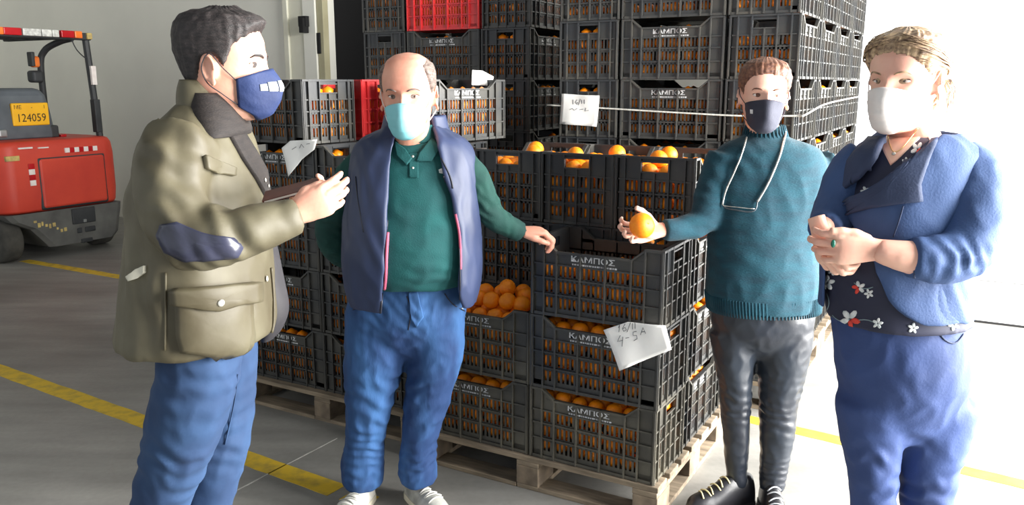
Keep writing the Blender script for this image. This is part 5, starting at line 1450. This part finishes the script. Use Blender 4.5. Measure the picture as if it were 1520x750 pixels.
# ------------------------------------------------------------------ woman in the navy blazer
def woman_blazer():
    bl = [(204, 1325, 1400, 0.075), (214, 1300, 1432, 0.105), (236, 1272, 1458, 0.125), (280, 1256, 1452, 0.150), (330, 1242, 1440, 0.160), (380, 1232, 1432, 0.152), (430, 1227, 1434, 0.155), (475, 1226, 1443, 0.163), (497, 1227, 1446, 0.164)]
    bm_ = union([loft(bl, 2.15)], 0.008, 5)
    displace(bm_, cloth(0.005, (7, 7, 6), 41, [(at(1260, 440, 2.0), (0.4, 0, 1), 0.10, 0.05, 0.004)]))
    bb = bvh_of(bm_)
    ns = patch(bb, [(1303, 200), (1310, 222), (1322, 246), (1332, 238), (1350, 220), (1372, 200), (1340, 192)], M['skin_w'], 'tmp', None, 0.0, 0.0035)
    nsm = ns.data.copy(); bpy.data.objects.remove(ns)
    hm = head_matrix(at(1343, 120, 2.13), R_(-138), R_(3), R_(0), 1.02)
    head = make_head(hm, at(1358, 212, 2.16), 0.056)
    wl = at(1300, 371, 1.965)
    hl = make_hand([(0.30, 0.75, 0.5), (0.35, 0.8, 0.5), (0.4, 0.85, 0.5), (0.45, 0.9, 0.5)], hand_matrix(wl, (-0.97, 0.16, 0.0), (-0.25, 0.95, 0.05), 1.0), -1, thumb=(0.45, -0.05, 0.25, 0.2))
    wr = at(1216, 338, 2.06)
    hr = make_hand([(0.55, 0.9, 0.5)] * 4, hand_matrix(wr, (0.22, -0.32, -0.90), (0.85, 0.40, 0.15), 0.95), 1, thumb=(0.5, 0.35, 0.3, 0.3))
    bodyc = core([loft([(222, 1310, 1415, 0.08), (280, 1290, 1410, 0.11), (400, 1275, 1390, 0.10), (490, 1280, 1400, 0.10), (530, 1290, 1395, 0.09)], 2.15),
                  limb([(1430, 245, 2.10, 0.05), (1446, 300, 2.03, 0.047), (1430, 365, 1.98, 0.044), (1390, 384, 1.95, 0.044), (1350, 382, 1.95, 0.041), (1320, 376, 1.957, 0.034), (1298, 371, 1.966, 0.029)]),
                  limb([(1282, 235, 2.2, 0.045), (1252, 290, 2.18, 0.042), (1234, 330, 2.12, 0.036), (1216, 338, 2.06, 0.027)]),
                  limb([(1305, 600, 2.16, 0.06), (1297, 700, 2.16, 0.05), (1297, 850, 2.17, 0.045), (1297, 945, 2.17, 0.036)]), limb([(1378, 600, 2.18, 0.065), (1378, 700, 2.18, 0.055), (1370, 850, 2.18, 0.045), (1368, 940, 2.18, 0.036)])], 0.010)
    me = merge_meshes([head, hl, hr, bodyc, nsm], 'person'); me.materials.clear(); me.materials.append(M['skin_w'])
    p = at(1335, 700, 2.17); root = finish_person(me, (p.x, p.y, 0), 'person', 'person in navy blazer, floral top and white mask with clasped hands')
    make_eyes(hm, root, iris=(90, 84, 80), squint=0.8, brow_m=M['hair_bl'], brow_th=0.002)
    def th(ph, z):
        d = abs(math.degrees(ph))
        zh = np.interp(d, [0, 25, 45, 60, 72, 82, 92, 106, 125, 180], [0.070, 0.064, 0.050, 0.036, 0.018, 0.012, 0.020, 0.006, -0.05, -0.07]) + 0.004 * noise.noise(Vector((ph * 8, 5, 0)))
        g = (z - zh) / 0.030
        if g < 0: return -0.006
        return 0.001 + min(1, g) * np.interp(z, [-0.07, 0.0, 0.06, 0.11], [0.006, 0.011, 0.013, 0.012])
    hair = make_hair(hm, th, M['hair_bl'], root, seed=12, groove=0.0045, gfreq=18)
    # tied-back bunch, loose strands
    bunch = union([limbw([[-0.085, 0.005, 0.0, 0.030], [-0.112, 0.012, -0.018, 0.033], [-0.122, 0.016, -0.050, 0.028], [-0.112, 0.018, -0.085, 0.018], [-0.100, 0.02, -0.105, 0.006]], 5, 16)], 0.003, 2)
    displace(bunch, cloth(0.006, (90, 90, 14), 5)); bunch.transform(hm); obj_from(bunch, 'ponytail', M['hair_bl'], hair)
    rnd = random.Random(9); mb = MB()
    for k in range(46):
        y0 = rnd.uniform(-0.07, 0.075); z0 = rnd.uniform(0.085, 0.112) if abs(y0) < 0.05 else rnd.uniform(0.04, 0.10)
        a = Vector((0.05 - abs(y0) * 0.4, y0 * 0.9, z0 + 0.01)); ph0 = math.atan2(y0, 0.07); P = []
        for t in np.linspace(0, 1, 8):
            ph = ph0 + (math.copysign(2.9, ph0 if abs(ph0) > 0.01 else 1) - ph0) * t; z = z0 + (-0.01 - z0) * t ** 1.3
            P.append(head_pt(ph, min(z, 0.118), False, 0.0155 + 0.006 * math.sin(3.1 * t) * rnd.uniform(0.4, 1.1)))
        mb.tube(P, [0.0008, 0.0013, 0.0016, 0.0016, 0.0016, 0.0014, 0.001, 0.0006], 5)
    for k in range(18):
        a = Vector((-0.03 - rnd.uniform(0, 0.05), 0.078, 0.0)); L = rnd.uniform(0.05, 0.10)
        mb.tube([a, a + Vector((-0.012, 0.008, -L * 0.4)), a + Vector((-0.016 + rnd.uniform(-0.01, 0.01), 0.006, -L))], [0.0012, 0.0012, 0.0005], 5)
    s = mb.build('loose_strands', M['hair_bl'], None, smooth=True); s.data.transform(hm); link2(s, hair); s['kind'] = 'stuff'
    make_mask(hm, M['mask_white'], root, top=-0.010, side_top=-0.028, bot=-0.122, ph_max=0.98, off=0.010, pleats=4, nose=0.018, loop_m=M['mask_white'], seed=14)
    blouse = obj_from(bm_, 'floral_blouse', M['blouse'], root)
    zm = [(p_[0], p_[1] - 9, p_[2] + 9, p_[3] + 0.014) for p_ in bl[:-1]]; zm[0] = (200, 1305, 1425, 0.09); zm[-1] = (481, 1216, 1450, 0.178)
    gp = [(200, 1318, 1398), (215, 1310, 1384), (240, 1300, 1348), (262, 1285, 1318), (285, 1262, 1290), (305, 1240, 1262), (318, 1226, 1250), (340, 1212, 1262), (380, 1200, 1290), (420, 1200, 1304), (455, 1200, 1322), (470, 1200, 1340), (484, 1200, 1372)]
    zme = open_shell(zm, 2.15, gp, 0.008)
    sl = union([limb([(1418, 240, 2.13, 0.070), (1440, 264, 2.08, 0.076), (1448, 305, 2.02, 0.074), (1440, 350, 1.99, 0.071), (1424, 378, 1.97, 0.068), (1392, 385, 1.95, 0.060), (1351, 383, 1.95, 0.050)])], 0.007, 5)
    displace(sl, cloth(0.007, (8, 8, 8), 43, [(at(1445, 330, 1.92), (0.1, 0, 1), 0.09, 0.04, 0.005), (at(1430, 385, 1.9), (1, 0, 0.3), 0.08, 0.03, 0.006)]))
    sr = union([limb([(1290, 234, 2.18, 0.064), (1264, 262, 2.19, 0.066), (1247, 300, 2.17, 0.060), (1232, 332, 2.12, 0.052), (1223, 342, 2.08, 0.044)])], 0.007, 4)
    displace(sr, cloth(0.006, (8, 8, 8), 44))
    displace(zme, cloth(0.006, (8, 8, 5), 42, [(at(1400, 440, 2.0), (1, 0, 0.4), 0.12, 0.06, 0.004)]))
    blazer = obj_from(zme, 'blazer', M['blazer'], root); bz = bvh_of(merge_meshes([zme, bm_], 'tmp'))
    s1 = obj_from(sl, 'blazer_sleeve', M['blazer'], blazer); obj_from(sr, 'blazer_sleeve', M['blazer'], blazer)
    bs = bvh_of(sl); line_on(bs, [(1350, 358), (1356, 384), (1358, 412)], 0.0025, M['blazer_d'], 'cuff_seam', s1, 0.001)
    # broad draped lapel and the opposite one
    lp = patch(bz, [(1392, 208), (1378, 240), (1366, 275), (1368, 300), (1330, 304), (1290, 310), (1262, 318), (1243, 328), (1240, 316), (1262, 296), (1292, 282), (1320, 262), (1350, 238), (1376, 214)], M['blazer_d'], 'lapel', blazer, 0.006, 0.005)
    patch(bz, [(1312, 206), (1300, 236), (1284, 258), (1262, 282), (1244, 300), (1236, 290), (1250, 258), (1270, 228), (1292, 206)], M['blazer_d'], 'lapel', blazer, 0.006, 0.004)
    line_on(bz, [(1341, 306), (1334, 330), (1326, 352)], 0.002, M['blazer_d'], 'dart_seam', blazer, 0.001)
    # printed flowers of the blouse: thin cut-out petals lying on it
    def flower(cx, cy, s, red, ang):
        for k in range(5):
            a = ang + k * 1.2566; q = []
            for t in range(8):
                b = 2 * math.pi * t / 8; r1 = s * (0.5 + 0.42 * math.cos(b)); r2 = s * 0.24 * math.sin(b)
                q.append((cx + math.cos(a) * r1 - math.sin(a) * r2, cy + math.sin(a) * r1 + math.cos(a) * r2))
            patch(bb, q, M['petal_r'] if (red and k in (0, 1)) else M['petal_w'], 'printed_petal', blouse, 0.0015, 0.0008, R=2, sub=1)
    def sprig(pts):
        line_on(bb, pts, 0.0014, M['stem_p'], 'printed_stem', blouse, 0.001, per=3, n=5)
    for f in ((1262, 474, 17, True, 0.3), (1228, 420, 13, False, 1.0), (1275, 427, 11, True, 2.0), (1290, 436, 8, False, 0.6), (1236, 402, 8, False, 0.1), (1303, 480, 9, False, 2.4), (1355, 487, 9, False, 1.1), (1415, 482, 10, False, 0.5),
              (1362, 222, 12, True, 0.2), (1384, 208, 8, False, 1.3), (1266, 302, 10, True, 0.5), (1285, 284, 8, False, 1.9), (1330, 262, 7, False, 0.9), (1255, 330, 7, False, 0.2), (1345, 240, 7, False, 2.2), (1318, 218, 6, False, 1.2)):
        flower(*f)
    sprig([(1236, 484), (1250, 480), (1262, 474)]); sprig([(1270, 476), (1290, 474), (1308, 486)]); sprig([(1228, 436), (1232, 450), (1228, 460)]); sprig([(1268, 420), (1282, 430), (1296, 426)])
    # necklace and ring
    ok = bvh_of(me_world(root))
    nc = line_on(ok, [(1316, 190), (1320, 212), (1326, 226), (1338, 222), (1352, 205), (1362, 190)], 0.0012, M['gold'], 'necklace', root, 0.002)
    button(ok, 1327, 229, 0.005, M['chain'], 'pendant', nc, 0.003)
    rp, rn = inpt(ok, 1237, 362, 0.001)
    rg = ellipsoid(rp, 0.006, 0.004, 0.010).build('ring', M['green_stone'], root, smooth=True); rg['label'] = 'green stone ring'
    # trousers
    tm_ = union([loft([(478, 1230, 1441, 0.150), (520, 1233, 1446, 0.162), (570, 1238, 1445, 0.165), (608, 1248, 1434, 0.145), (640, 1275, 1405, 0.105), (662, 1310, 1375, 0.05)], 2.17),
                 limb([(1297, 590, 2.15, 0.105), (1294, 640, 2.15, 0.088), (1296, 690, 2.15, 0.072), (1297, 750, 2.16, 0.064), (1297, 850, 2.17, 0.060), (1297, 945, 2.17, 0.058)]),
                 limb([(1388, 590, 2.18, 0.112), (1383, 650, 2.18, 0.098), (1378, 700, 2.18, 0.084), (1374, 750, 2.18, 0.072), (1370, 850, 2.18, 0.064), (1368, 935, 2.18, 0.060)])], 0.008, 22)
    displace(tm_, cloth(0.006, (8, 8, 6), 47, [(at(1370, 720, 2.1), (0.5, 0, 1), 0.12, 0.05, 0.006), (at(1310, 720, 2.08), (-0.4, 0, 1), 0.10, 0.045, 0.005), (at(1330, 580, 2.0), (1, 0, 0.5), 0.08, 0.05, 0.003)]))
    tr = obj_from(tm_, 'trousers', M['trouser'], root); bt = bvh_of(tm_)
    line_on(bt, [(1392, 492), (1402, 505), (1418, 510), (1430, 496)], 0.0025, M['blazer_d'], 'pocket_edge', tr, 0.001)
    a = at(1297, 950, 2.17); make_shoe(Vector((a.x + 0.03, a.y + 0.03, 0)), R_(-130), 0.26, root, M['boot'], M['bootsole'])
    a = at(1368, 940, 2.18); make_shoe(Vector((a.x + 0.03, a.y + 0.03, 0)), R_(-120), 0.26, root, M['boot'], M['bootsole'])
    adopt(root); return root
def me_world(root):
    m = root.data.copy(); m.transform(Matrix.Translation(root.location)); return m
woman_blazer()
